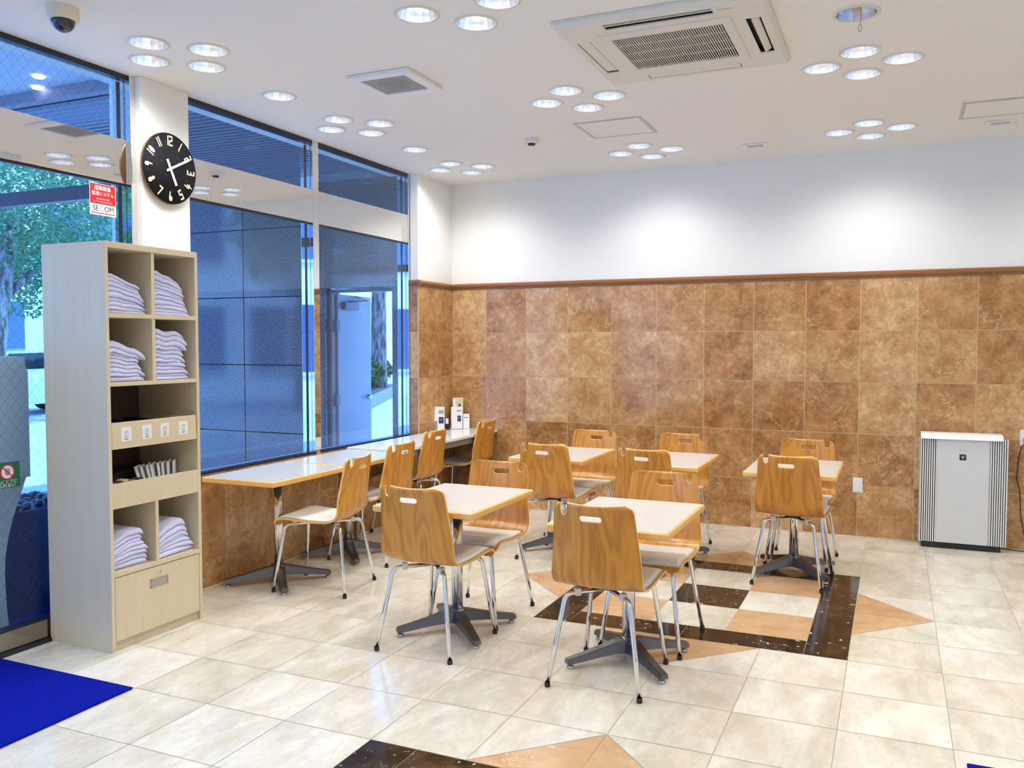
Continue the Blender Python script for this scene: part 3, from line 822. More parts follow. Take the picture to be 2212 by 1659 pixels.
def chair_shell():
    mb = MB(); TH = 0.011; NT = 28
    uvl = mb.bm.loops.layers.uv.new('UVMap')
    grids = []
    for off in (TH, 0.0):
        g = [[mb.bm.verts.new(shell_point(i/NS, -1+2*j/NT, off)) for j in range(NT+1)] for i in range(NS+1)]
        grids.append(g)
    def face(vs, uv, mi, smooth=True):
        f = mb.bm.faces.new(vs); f.smooth = smooth; f.material_index = mi
        for l, q in zip(f.loops, uv): l[uvl].uv = q
    for gi, g in enumerate(grids):
        for i in range(NS):
            for j in range(NT):
                q = [(i, j), (i+1, j), (i+1, j+1), (i, j+1)]
                if gi: q = q[::-1]
                face([g[a][b] for a, b in q], [((-1+2*b/NT)*0.21, a/NS*LEN) for a, b in q], 0)
    a, b = grids
    rim = [(i, 0) for i in range(NS+1)] + [(NS, j) for j in range(1, NT+1)] + [(i, NT) for i in range(NS-1, -1, -1)] + [(0, j) for j in range(NT-1, 0, -1)]
    for k in range(len(rim)):
        p, q = rim[k], rim[(k+1) % len(rim)]
        face([a[p[0]][p[1]], b[p[0]][p[1]], b[q[0]][q[1]], a[q[0]][q[1]]], [(0, 0)]*4, 1, False)
    o = mb.build('seat_shell', [M_CHAIR, M_EDGE])
    # hand slot and hook notch, cut right through
    c = MB()
    def caps(cx, z0, z1, r, horiz, w=0):
        P = []
        if horiz:
            for k in range(13): P.append((cx+w+r*math.cos(-PI/2+PI*k/12), z0+r*math.sin(-PI/2+PI*k/12)))
            for k in range(13): P.append((cx-w+r*math.cos(PI/2+PI*k/12), z0+r*math.sin(PI/2+PI*k/12)))
        else:
            for k in range(13): P.append((cx+r*math.cos(PI+PI*k/12), z0+r*math.sin(PI+PI*k/12)))
            P += [(cx+r*1.05, z1), (cx-r*1.05, z1)]
        c.prism(P, lambda a_, b_, t: (a_, -0.40+t, b_), 0.3, 1)
    caps(-0.004, 0.758, 0, 0.0125, True, 0.037)
    caps(-0.128, 0.783, 0.9, 0.0165, False)
    cut = c.build('cutter', [M_CHAIR, M_EDGE])
    md = o.modifiers.new('b', 'BOOLEAN'); md.object = cut; md.operation = 'DIFFERENCE'; md.solver = 'EXACT'
    dg = bpy.context.evaluated_depsgraph_get()
    me = bpy.data.meshes.new_from_object(o.evaluated_get(dg))
    bpy.data.objects.remove(o); bpy.data.objects.remove(cut)
    me.name = 'seat_shell'
    return me
def chair_pad():
    mb = MB(); n, m = 30, 16
    def P(u, v, top):
        s = 0.035+u*(0.50-0.035)*0.93; t = -1+2*v
        e = max(0, 1-(abs(2*u-1))**10)**0.5*max(0, 1-abs(t)**10)**0.5
        return shell_point(s, t*0.945, 0.0112+(0.010*e if top else 0.0))
    a = mb.grid(lambda u, v: P(u, v, True), n, m)
    b = mb.grid(lambda u, v: P(u, v, False), n, m)
    rim = [(i, 0) for i in range(n+1)] + [(n, j) for j in range(1, m+1)] + [(i, m) for i in range(n-1, -1, -1)] + [(0, j) for j in range(m-1, 0, -1)]
    for k in range(len(rim)):
        p, q = rim[k], rim[(k+1) % len(rim)]
        mb.bm.faces.new((a[p[0]][p[1]], b[p[0]][p[1]], b[q[0]][q[1]], a[q[0]][q[1]]))
    bmesh.ops.remove_doubles(mb.bm, verts=mb.bm.verts[:], dist=0.0002)
    return mb.mesh('seat_pad', M_PAD)
def make_chair():
    r = thing('dining_chair', 'x', 'chair')
    link('seat_shell', chair_shell(), r)
    link('seat_pad', chair_pad(), r)
    for sx in (-1, 1):
        for sy in (-1, 1):
            foot = Vector((sx*0.207 if sy < 0 else sx*0.197, sy*0.2375, 0.012))
            top = Vector((sx*0.150, sy*(0.185 if sy < 0 else 0.190), 0.372))
            zt = 0.404
            pts = [foot, foot.lerp(top, 0.5), top]
            end = Vector((sx*0.02, sy*0.05, zt))
            dirh = (Vector((end.x, end.y, 0))-Vector((top.x, top.y, 0))).normalized()
            rb = 0.045
            upd = (top-foot).normalized()
            c0 = top; c1 = top+upd*0.034; c2 = Vector((c1.x, c1.y, zt))+dirh*rb
            for k in range(1, 8):
                t = k/8; pts.append(c0*(1-t)**2+c1*2*t*(1-t)+c2*t*t)
            pts += [c2, end]
            lg = MB().tube(pts, 0.0105, 12).build('leg', M_CHROME, r)
            ft = MB().lathe([(0, 0), (0.0115, 0), (0.0125, 0.002), (0.0125, 0.020), (0.0108, 0.021)], 14, (foot.x, foot.y, 0)).build('rubber_foot', M_BLACKRUB, lg)
            cp = c2+dirh*0.012
            cl = MB().box(-0.014, 0.014, -0.014, 0.014, -0.014, 0.020, 0, 0.004).build('clip', M_CLIP, r, cp)
            cl.rotation_euler = (0, 0, math.atan2(dirh.y, dirh.x))
    MB().box(-0.045, 0.045, -0.07, 0.07, 0.404, 0.424, 0, 0.006).build('mount_plate', M_BLACK, r)
    return r
chair0 = make_chair()
CH = [
 (1.739, -3.444, -2.5, 'oak chair nearest the viewer at the left front table, back turned, swirling grain', 'chairs at the centre tables'),
 (1.733, -2.935, 180, 'oak chair on the far side of the left front table, facing the viewer', 'chairs at the centre tables'),
 (2.657, -3.513, -0.5, 'oak chair nearest the viewer of all, back turned at the right front table', 'chairs at the centre tables'),
 (2.705, -2.955, 180, 'oak chair on the far side of the right front table, facing the viewer', 'chairs at the centre tables'),
 (1.645, -1.522, -3, 'oak chair with back turned at the left table of the rear row', 'chairs at the centre tables'),
 (1.640, -0.979, 175, 'oak chair against the tiled wall at the left rear table, facing the viewer', 'chairs at the centre tables'),
 (2.350, -1.554, -4, 'oak chair with back turned at the middle table of the rear row', 'chairs at the centre tables'),
 (2.355, -0.970, 178, 'bright grained oak chair against the tiled wall at the middle rear table', 'chairs at the centre tables'),
 (3.245, -1.515, -5, 'oak chair with back turned at the right table of the rear row', 'chairs at the centre tables'),
 (3.240, -1.000, 177, 'oak chair against the tiled wall at the right rear table, facing the viewer', 'chairs at the centre tables'),
 (0.612, -2.846, 98.5, 'oak chair nearest the shelf unit, side-on at the first window table', 'chairs along the window'),
 (0.485, -2.105, 90, 'second oak chair from the shelf unit, side-on at the second window table', 'chairs along the window'),
 (0.268, -1.235, 90, 'oak chair at the near half of the white desk by the window', 'chairs along the window'),
 (0.272, -0.305, 90, 'oak chair at the far end of the white desk, closest to the brochures', 'chairs along the window'),
]
for i, (x, y, a, lab, g) in enumerate(CH):
    if i == 0:
        chair0.location = (x, y, 0); chair0.rotation_euler = (0, 0, rad(a)); chair0['label'] = lab; chair0['group'] = g
    else: dup(chair0, (x, y, 0), rad(a), lab, g)

# ------------------------------------------------------------------ pedestal tables
def make_table(w, d, zt):
    r = thing('pedestal_table', 'x', 'table')
    mb = MB(); e = 0.011
    mb.box(-w/2, w/2, -d/2, d/2, zt-0.034, zt-0.001, 0, 0.008, 3)
    mb.build('tabletop', M_EDGE, r)
    MB().box(-w/2+e, w/2-e, -d/2+e, d/2-e, zt-0.004, zt, 0).build('laminate', M_LAMI, r)
    MB().box(-0.15, 0.15, -0.15, 0.15, zt-0.042, zt-0.034, 0, 0.002).build('mount_plate', M_BLACK, r)
    MB().lathe([(0.0, 0.085), (0.030, 0.085), (0.030, zt-0.042), (0, zt-0.042)], 28).build('post', M_CHROME, r)
    MB().lathe([(0, 0.045), (0.036, 0.045), (0.046, 0.060), (0.046, 0.098), (0.040, 0.112), (0.031, 0.116), (0, 0.116)], 28).build('hub', M_CASTALU, r)
    for k in range(4):
        a = PI/4+k*PI/2; L = 0.325
        m = MB()
        secs = [(0.025, 0.044, 0.046, 0.108), (0.07, 0.038, 0.048, 0.102), (0.14, 0.032, 0.042, 0.084), (0.24, 0.028, 0.030, 0.062), (L, 0.024, 0.020, 0.046)]
        rings = []
        for q, hw, za, zb in secs:
            hw2 = hw*0.72
            rings.append([m.bm.verts.new((q, s*h, z)) for s, h, z in ((-1, hw, za), (1, hw, za), (1, hw2, zb), (-1, hw2, zb))])
        for p, q in zip(rings[:-1], rings[1:]):
            for j in range(4): m.bm.faces.new((p[j], p[(j+1) % 4], q[(j+1) % 4], q[j]))
        m.bm.faces.new(rings[0][::-1]); m.bm.faces.new(rings[-1])
        bmesh.ops.recalc_face_normals(m.bm, faces=m.bm.faces[:])
        bmesh.ops.bevel(m.bm, geom=m.bm.edges[:], offset=0.004, segments=2, affect='EDGES')
        ar = m.build('base_arm', M_CASTALU, r); ar.rotation_euler = (0, 0, a)
        MB().lathe([(0, 0), (0.015, 0), (0.017, 0.004), (0.015, 0.012), (0.006, 0.014), (0.006, 0.03), (0, 0.03)], 16, (L-0.02, 0, 0)).build('glide', M_STEEL, ar)
    return r
tb = make_table(0.555, 0.75, 0.70)
TB = [(1.735, -3.230, 'square white table at the left front with beech edge and cross base'), (2.680, -3.290, 'square white table at the right front, nearest the viewer'),
      (1.600, -1.290, 'white table at the left of the rear row by the tiled wall'), (2.385, -1.285, 'white table in the middle of the rear row by the tiled wall'),
      (3.225, -1.325, 'white table at the right of the rear row, standing on the floor mosaic')]
for i, (x, y, lab) in enumerate(TB):
    if i == 0: tb.location = (x, y, 0); tb['label'] = lab; tb['group'] = 'centre tables'
    else: dup(tb, (x, y, 0), 0, lab, 'centre tables')
wt = make_table(0.535, 0.735, 0.70)
wt.location = (0.290, -2.885, 0); wt['label'] = 'white window table with beech edge beside the shelf unit'; wt['group'] = 'window tables'
w2_ = dup(wt, (0.290, -2.130, 0.0), 0, 'white window table with beech edge between the shelf-side table and the white desk', 'window tables')
# long white desk
dk = thing('long_desk', 'long white desk with steel frame along the window to the corner', 'desk', (0.27, -0.885, 0))
MB().box(-0.255, 0.205, -0.855, 0.872, 0.688, 0.712, 0, 0.003).build('desktop', M_LAMW, dk)
M_DESKST = mat('desk_grey_steel', lin(150, 150, 148), 0.35, 0.6)
MB().box(-0.225, 0.185, -0.82, -0.79, 0.635, 0.688, 0, 0.002).box(-0.225, 0.185, 0.80, 0.83, 0.635, 0.688, 0, 0.002).box(0.16, 0.185, -0.79, 0.80, 0.635, 0.688, 0, 0.002).box(-0.225, -0.20, -0.79, 0.80, 0.635, 0.688, 0, 0.002).build('apron', M_DESKST, dk)
for x in (-0.21, 0.171):
    for y in (-0.805, 0.815):
        MB().box(x-0.014, x+0.014, y-0.014, y+0.014, 0, 0.640, 0, 0.002).build('leg', M_DESKST, dk)

# brochures on the desk
def packet(name, loc, w, h, d, rz, tilt, label, cat, m, deco):
    r = thing(name, label, cat, loc, rz, None)
    r.rotation_euler = (tilt, 0, rz)
    MB().box(-w/2, w/2, -d/2, d/2, 0, h, 0, 0.002).build('cover', m, r)
    for nm, mt, x0, x1, z0, z1 in deco:
        MB().box(x0*w/2, x1*w/2, -d/2-0.0006, -d/2, z0*h, z1*h).build(nm, mt, r)
    return r
M_BEIGEP = mat('beige_paper', lin(222, 206, 178), 0.7); M_GREYPH = mat('grey_photo_print', lin(150, 140, 140), 0.6)
deco = [('photo', M_GREYPH, -0.95, -0.35, 0.02, 0.4), ('title', M_GREYINK, -0.1, 0.85, 0.72, 0.80), ('title', M_GREYINK, -0.1, 0.85, 0.81, 0.85), ('emblem', M_NAVY, -0.1, 0.85, 0.30, 0.57), ('emblem_window', M_PAPER, 0.05, 0.72, 0.42, 0.49)]
packet('brochure_stack', (0.040, -0.330, 0.7122), 0.095, 0.215, 0.03, rad(28), rad(-3), 'upright white brochures with navy emblem, the left stack on the desk', 'brochure', M_PAPER, deco)
packet('brochure_stack', (0.125, -0.150, 0.7125), 0.105, 0.205, 0.03, rad(28), rad(-12), 'white brochures with navy emblem leaning back, the right stack on the desk', 'brochure', M_PAPER,
       [('title', M_GREYINK, 0.0, 0.8, 0.78, 0.85), ('emblem', M_NAVY, 0.1, 0.75, 0.33, 0.6), ('emblem_window', M_PAPER, 0.25, 0.7, 0.47, 0.53)])
packet('tall_booklet', (0.095, -0.070, 0.7125), 0.10, 0.285, 0.022, rad(28), rad(-7), 'tall beige booklet standing behind the leaning white brochures', 'booklet', M_BEIGEP,
       [('picture', mat('brown_print', lin(70, 50, 30), 0.6), 0.15, 0.5, 0.70, 0.80), ('band', M_PAPER, -0.9, -0.3, 0.1, 0.95)])
packet('leaflet', (0.190, -0.085, 0.7125), 0.06, 0.14, 0.012, rad(28), rad(-14), 'small white leaflet leaning right of the brochures', 'leaflet', M_PAPER, [('title', M_GREYINK, -0.6, 0.6, 0.7, 0.78)])
packet('card_holder', (0.072, -0.245, 0.7125), 0.05, 0.11, 0.03, rad(28), rad(-4), 'small black and white card holder between the two brochure stacks', 'card holder', M_BLACK,
       [('card', M_PAPER, -0.5, 0.6, 0.5, 0.95)])

# ------------------------------------------------------------------ shelf unit by the entrance
sh = thing('shelf_unit', 'tall pale maple shelf unit with folded pajamas, beside the entrance glass', 'shelf', (0, 0, 0))
XB, XF, YA, YB, ZT = -0.055, 0.375, -4.222, -3.625, 1.985
TS = 0.020
def brd(name, x0, x1, y0, y1, z0, z1, m=None, par=None): return MB().box(x0, x1, y0, y1, z0, z1, 0, 0.0012).build(name, m or M_CAB, par or sh)
brd('side_panel', XB, XF, YA, YA+TS, 0.0, ZT); brd('side_panel', XB, XF, YB-TS, YB, 0.0, ZT)
brd('top_panel', XB, XF, YA+TS, YB-TS, ZT-0.03, ZT)
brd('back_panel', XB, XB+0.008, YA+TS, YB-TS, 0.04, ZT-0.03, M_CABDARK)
YI0, YI1, YM0, YM1 = YA+TS, YB-TS, -3.938, -3.917
for z0, z1 in ((1.622, 1.643), (1.290, 1.309), (0.362, 0.385)): brd('shelf_board', XB+0.008, XF, YI0, YI1, z0, z1)
for z0, z1 in ((0.985, 1.003), (0.697, 0.715)): brd('shelf_board', XB+0.008, XF-0.006, YI0, YI1, z0, z1)
for z0, z1 in ((1.643, ZT-0.03), (1.309, 1.622), (0.385, 0.697)): brd('divider', XB+0.008, XF-0.004, YM0, YM1, z0, z1)
fr = brd('drawer_front', XF-0.014, XF+0.001, YI0+0.001, YI1-0.010, 0.985, 1.114)
brd('drawer_side', XB+0.05, XF-0.014, YI1-0.024, YI1-0.012, 1.003, 1.105); 
for k, y in enumerate((-4.062, -3.915, -3.79)): brd('drawer_divider', XB+0.05, XF-0.014, y-0.004, y+0.004, 1.003, 1.100, M_BLACK)
brd('tray_front', XF-0.016, XF-0.001, YI0, YI1, 0.695, 0.817)
dd = brd('drawer', XF-0.018, XF-0.0005, YI0+0.003, YI1-0.003, 0.046, 0.358)
MB().box(XF-0.001, XF+0.0015, -3.979, -3.874, 0.262, 0.294, 0, 0.001).box(XF+0.0005, XF+0.0028, -3.984, -3.869, 0.257, 0.2625).box(XF+0.0005, XF+0.0028, -3.984, -3.869, 0.2935, 0.299).box(XF+0.0005, XF+0.0028, -3.984, -3.979, 0.257, 0.299).box(XF+0.0005, XF+0.0028, -3.874, -3.869, 0.257, 0.299).build('recessed_pull', M_STEEL, dd)
MB().lathe([(0, 0.006), (0.008, 0.006), (0.009, 0.0), (0.009, -0.01)], 18).build('lock', M_CHROME, dd, (XF, -3.926, 0.327)).rotation_euler = (0, rad(90), 0)
brd('plinth', XF-0.03, XF-0.018, YI0, YI1, 0.0, 0.044)
for k, (ya, yb) in enumerate(((-4.147, -4.086), (-4.018, -3.959), (-3.900, -3.845), (-3.776, -3.716))):
    c = MB().box(XF+0.001, XF+0.0018, ya, yb, 1.020, 1.089).build('card', M_PAPER, fr)
    yc = (ya+yb)/2
    pm_ = MB().box(XF+0.0018, XF+0.0022, yc-0.010, yc+0.010, 1.066, 1.069).box(XF+0.0018, XF+0.0022, yc-0.015, yc+0.015, 1.0615, 1.063)
    for q in ((yc-0.011, yc-0.0095, 1.027, 1.057), (yc+0.0095, yc+0.011, 1.027, 1.057), (yc-0.011, yc+0.011, 1.0555, 1.057), (yc-0.011, yc+0.011, 1.027, 1.033), (yc-0.004, yc+0.004, 1.038, 1.048)): pm_.box(XF+0.0018, XF+0.0022, *q)
    pm_.build('drawing', M_GREYINK, c)
# things in the shelf
mag = tag(MB().box(XB+0.012, XB+0.018, -4.19, -4.05, 1.004, 1.215).build('notice_card', mat('purple_card', lin(52, 44, 84), 0.6)), 'dark purple card standing at the back of the open drawer', 'card')
for k, (ya, yb) in enumerate(((-4.198, -4.072), (-4.052, -3.925), (-3.905, -3.80))):
    o = MB().box(XB+0.06, XF-0.05, ya, yb, 1.003, 1.085, 0, 0.003).build('toiletry_tray', mat('dark_tray', lin(46, 38, 34), 0.6))
    tag(o, 'dark shallow amenity tray in the drawer, %s of three' % ('left', 'middle', 'right')[k], 'tray', 'trays in the card-fronted drawer')
for k in range(8):
    y = -3.895+k*0.028
    o = MB().box(-0.05, 0.05, -0.0045, 0.0045, 0, 0.155, 0, 0.002).build('paper_sachet', M_PAPER, None, (XF-0.115+random.uniform(-.004, .004), y, 0.716))
    o.rotation_euler = (rad(16-k*2.4), rad(random.uniform(-3, 3)), rad(-55+random.uniform(-4, 4)))
    tag(o, 'white paper sachet, %s from the left in the fan behind the tray front' % ('first', 'second', 'third', 'fourth', 'fifth', 'sixth', 'seventh', 'eighth')[k], 'paper packet', 'fan of white paper sachets')
bx = tag(MB().box(XB+0.03, XF-0.17, -4.19, -3.66, 0.716, 0.835, 0, 0.004).build('cloth_pouch_box', mat('black_box', lin(22, 20, 26), 0.7)), 'low black box behind the tray front at the back of the shelf', 'box')
cols = [lin(230, 228, 220), lin(90, 30, 34), lin(214, 196, 140), lin(200, 120, 120), lin(30, 70, 56), lin(236, 234, 230)]
pk = ['white tea packet at the left end of the tray', 'dark red tea packet in the tray beside a white one', 'pale yellow tea packet in the tray left of a pink one', 'pink tea packet near the middle of the tray', 'dark green packet in the tray beside the paper sachets', 'second white packet at the left end of the tray, behind another']
for k in range(6):
    y = (-4.165, -4.12, -4.075, -4.035, -3.985, -4.15)[k]
    m = MB().box(-0.045, 0.045, -0.03, 0.03, 0, 0.085, 0, 0.004)
    o = m.build('tea_packet', mat('packet_%d' % k, cols[k], 0.5), None, (XF-0.075 if k < 5 else XF-0.115, y, 0.716)); o.scale = (0.5, 0.62, 1.14+0.05*(k % 3))
    o.rotation_euler = (rad((k % 3-1)*3), 0, rad(random.uniform(-12, 12)))
    tag(o, pk[k], 'packet')

# folded pajamas: each pile grows from a height profile so every garment lies on the one below
def pile(where, y0, y1, z, spec, seed, tilt, ks=1.0, depth=0.30):
    spec = [(a, b, c*ks) for a, b, c in spec]
    rng = random.Random(seed); NY = 40
    Hh = [0.0]*(NY+1); n = len(spec)
    ordn = ('bottom', 'second from the bottom', 'third from the bottom', 'fourth from the bottom', 'fifth from the bottom', 'sixth from the bottom', 'seventh from the bottom', 'eighth from the bottom', 'ninth from the bottom', 'tenth from the bottom', 'eleventh from the bottom', 'twelfth from the bottom')
    for k, (ra, rb, Tk) in enumerate(spec):
        ya = y0+(y1-y0)*ra; yb = y0+(y1-y0)*rb
        sm = Hh[:]
        for _ in range(2): sm = [(sm[max(i-1, 0)]+sm[i]*2+sm[min(i+1, NY)])/4 for i in range(NY+1)]
        # never below what is already there
        base = [max(a, b) for a, b in zip(sm, Hh)]
        for i in range(1, NY+1): base[i] = max(base[i], base[i-1]-0.0030)     # cloth is stiff enough to jut out over a narrower one
        for i in range(NY-1, -1, -1): base[i] = max(base[i], base[i+1]-0.0030)
        def bh(y):
            u = min(max((y-y0)/(y1-y0)*NY, 0), NY-1e-6); i = int(u); return base[i]+(base[i+1]-base[i])*(u-i)
        ph = rng.uniform(0, 6); ph2 = rng.uniform(0, 6); dep = depth*rng.uniform(0.92, 1.0); xf = XF-0.022-rng.uniform(0, 0.016)
        skew = rng.uniform(-0.012, 0.012)
        def thick(t):
            e = max(0.0, 1-abs(2*t-1)**9)**0.5
            w = 1+0.07*math.sin(7*t+ph)+0.04*math.sin(15*t+ph2)
            return Tk*(0.2+0.8*e)*(1+tilt*(t-0.5))*w*0.98
        mb = MB(); nu, nv = 26, 14
        def P(u, a):
            # closed loop round the folded edge: a 0..1 goes top back -> front -> bottom back
            u = 0.5-0.5*math.cos(PI*u)
            y = ya+(yb-ya)*u; T_ = thick(u); b0 = bh(y)
            th_ = PI*(a-0.5)                     # -90 .. 90 deg at the front fold
            wr_ = 0.0012*math.sin(40*u+ph)*math.sin(9*a+ph2)
            if a < 0.3: x = xf-T_*0.5-(dep-T_*0.5)*(1-a/0.3); zz = T_; 
            elif a > 0.7: x = xf-T_*0.5-(dep-T_*0.5)*((a-0.7)/0.3); zz = 0
            else:
                q = (a-0.3)/0.4*PI; x = xf-T_*0.5+T_*0.55*math.sin(q); zz = T_*0.5+T_*0.5*math.cos(q)
            x += skew*(u-0.5)*2 - 0.02*max(0, abs(2*u-1)-0.8)
            return Vector((x+wr_, y, z+0.0006+b0+zz))
        vs = mb.grid(P, nu, nv*2)
        # close the back and the two ends
        for i in range(nu): mb.bm.faces.new((vs[i][0], vs[i][-1], vs[i+1][-1], vs[i+1][0]))
        mb.bm.faces.new([v for v in vs[0]]); mb.bm.faces.new([v for v in vs[-1]][::-1])
        o = mb.build('folded_pajama', M_PAJ)
        for i in range(NY+1):
            t = ((y0+(y1-y0)*i/NY)-ya)/(yb-ya)
            if 0 <= t <= 1: Hh[i] = base[i]+thick(t)+0.0006
        nm = 'top' if k == n-1 else ordn[k]
        tag(o, 'folded lavender pajama, %s of the %d in the %s cubby' % (nm, n, where), 'folded clothes', 'pajamas in the %s cubby' % where)
pile('upper left', YI0+0.002, YM0-0.002, 1.643, [(0.01, .95, .017), (.01, .93, .019), (.0, .93, .021), (.0, .93, .022), (.0, .94, .028), (.0, .92, .026), (.0, .87, .024), (.0, .84, .017), (.0, .80, .017)], 1, -0.5, 0.86)
pile('upper right', YM1+0.002, YI1-0.002, 1.643, [(0.0, .92, .014), (.0, .91, .017), (.0, .91, .021), (.0, .92, .025), (.0, .87, .021), (.0, .84, .012), (.0, .83, .017), (.0, .81, .020), (.0, .78, .019), (.0, .79, .022), (.0, .76, .022)], 2, -0.35, 0.96)
pile('second row left', YI0+0.002, YM0-0.002, 1.309, [(0.0, .89, .026), (.0, .81, .016), (.0, .90, .024), (.0, .81, .019), (.0, .79, .019), (.0, .75, .016), (.0, .71, .010), (.0, .78, .018), (.0, .92, .034)], 3, -0.25)
pile('second row right', YM1+0.002, YI1-0.002, 1.309, [(0.02, .95, .015), (.0, .92, .014), (.0, .92, .015), (.0, .89, .017), (.0, .84, .019), (.0, .76, .015), (.0, .85, .023), (.0, .78, .019), (.0, .78, .018), (.0, .84, .024), (.0, .85, .023), (.0, .84, .024)], 4, -0.15, 1.12)
pile('lower left', YI0+0.002, YM0-0.002, 0.385, [(0.02, .88, .026), (.02, .90, .026), (.02, .87, .020), (.01, .86, .020), (.01, .78, .018), (.01, .75, .012), (.0, .78, .022), (.0, .77, .026)], 5, 0.45)
pile('lower right', YM1+0.002, YI1-0.002, 0.385, [(0.03, .98, .027), (.03, .95, .021), (.03, .88, .018), (.03, .80, .009), (.03, .86, .022), (.02, .81, .026), (.0, .79, .034)], 6, 0.4, 1.06)

# ------------------------------------------------------------------ clock on the pillar
ck = thing('wall_clock', 'round black wall clock with cream numerals on the white pillar', 'clock', (-0.022, -3.440, 2.495))
c = MB().lathe([(0, 0.0), (0.17, 0.0), (0.17, 0.012), (0.198, 0.012), (0.200, 0.016), (0.200, 0.026), (0, 0.026)], 64).build('case', mat('clock_wood_rim', lin(120, 84, 52), 0.5), ck); c.rotation_euler = (0, rad(90), 0)
def clock_face():
    m, nt, b = new_mat('clock_black_stone'); N = NB(nt)
    t = N.n('ShaderNodeTexCoord').outputs['Object']
    f = N.noise(t, 90, 1, 0.5)
    N.l(N.ramp(f, [(0.72, (0.012, 0.011, 0.014)), (0.78, (0.25, 0.25, 0.25))]), b.inputs['Base Color']); b.inputs['Roughness'].default_value = 0.75; b.inputs['Specular IOR Level'].default_value = 0.15
    return m
f = MB().lathe([(0.199, 0.0262), (0.199, 0.0285), (0, 0.0285)], 64).build('dial', clock_face(), ck); f.rotation_euler = (0, rad(90), 0)
def ribbon(mb, pts, w, fr, h=0.0012):
    for ki, (a, b) in enumerate(zip(pts[:-1], pts[1:])):
        h += 0.00006
        d = Vector((b[0]-a[0], b[1]-a[1])); 
        if d.length < 1e-6: continue
        d.normalize(); n = Vector((-d.y, d.x))*w/2; e = d*w*0.35
        A, B = Vector(a)-e, Vector(b)+e
        mb.prism([A+n, A-n, B-n, B+n], fr, h)
def blob(mb, c, rx, ry, fr, h=0.0016):
    mb.prism([(c[0]+rx*math.cos(2*PI*k/20), c[1]+ry*math.sin(2*PI*k/20)) for k in range(20)], fr, h)
GL = {'1': [[(0.5, 0), (0.5, 1.6)]], '2': [[(0.05, 1.6), (0.9, 1.6), (0.9, 0.85), (0.1, 0.72), (0.1, 0), (1, 0)]], '3': [[(0.05, 1.6), (0.9, 1.6), (0.9, 0), (0.0, 0)], [(0.25, 0.82), (0.9, 0.82)]],
      '4': [[(0.05, 1.6), (0.05, 0.65), (1, 0.65)], [(0.6, 1.15), (0.6, 0)]], '5': [[(0.95, 1.6), (0.1, 1.6), (0.1, 0.85), (0.9, 0.85), (0.9, 0.0), (0.0, 0)]], '7': [[(0, 1.6), (0.95, 1.6), (0.4, 0)]],
      '6': [[(0.4, 1.6), (0.15, 0.6)]], '9': [[(0.85, 1.0), (0.6, 0)]], '8': [], '0': []}
BL = {'6': [(0.5, 0.42, 0.5, 0.5)], '9': [(0.5, 1.15, 0.5, 0.5)], '8': [(0.5, 1.18, 0.42, 0.42), (0.5, 0.42, 0.52, 0.5)], '0': [(0.5, 0.8, 0.48, 0.85)]}
for hnum in range(1, 13):
    s = str(hnum); ang = rad(90-30*hnum); R_ = 0.157
    px_, pz_ = R_*math.cos(ang), R_*math.sin(ang)
    rot = -30*hnum
    if 4 <= hnum <= 8: rot += 180
    rot = rad(rot); k = 0.029; sw = 0.8
    mb = MB(); tot = len(s)*0.95
    wd = {'1': 0.5}
    xs_ = []; cur = 0
    for chh in s:
        xs_.append(cur); cur += (0.62 if chh == '1' else 1.15)
    for chh, xo in zip(s, xs_):
        off = xo-cur/2+(-0.19 if chh == '1' else 0.07)
        def frm(a, b, t, off=off):
            u, v = (a+off)*k*sw, (b-0.8)*k*1.05
            return (0.0290+t, px_+u*math.cos(rot)-v*math.sin(rot), pz_+u*math.sin(rot)+v*math.cos(rot))
        for pl_ in GL[chh]: ribbon(mb, pl_, 0.30, frm)
        for (bx_, by_, rx, ry) in BL.get(chh, []): blob(mb, (bx_, by_), rx, ry, frm)
    mb.build('numeral', M_CREAMNUM, ck)
M_HAND = mat('clock_hand_white', lin(246, 244, 236), 0.4)
for nm, ang, l0, l1, w, xo in (('hour_hand', 155, -0.055, 0.10, 0.016, 0.032), ('minute_hand', 62, -0.035, 0.160, 0.013, 0.036)):
    a = rad(90-ang); d = Vector((math.cos(a), math.sin(a)))
    mb = MB(); n_ = Vector((-d.y, d.x))*w/2
    mb.prism([d*l0+n_, d*l0-n_, d*l1-n_, d*l1+n_], lambda p, q, t: (xo+t, p, q), 0.002)
    mb.build(nm, M_HAND, ck)
MB().lathe([(0, 0.028), (0.006, 0.028), (0.006, 0.040), (0, 0.040)], 16).build('spindle', M_HAND, ck).rotation_euler = (0, rad(90), 0)

# ------------------------------------------------------------------ ceiling equipment
# cassette air conditioner
ac = thing('cassette_air_conditioner', 'large white cassette air conditioner set in the ceiling', 'air conditioner', (2.812, -2.968, H))
a = 0.476
p_ = MB(); 
def frus(mb, h0, z0, h1, z1, cap=True):
    A = [mb.bm.verts.new((x*h0, y*h0, z0)) for x, y in ((-1, -1), (1, -1), (1, 1), (-1, 1))]
    B = [mb.bm.verts.new((x*h1, y*h1, z1)) for x, y in ((-1, -1), (1, -1), (1, 1), (-1, 1))]
    for i in range(4): mb.bm.faces.new((A[i], A[(i+1) % 4], B[(i+1) % 4], B[i]))
    return A, B
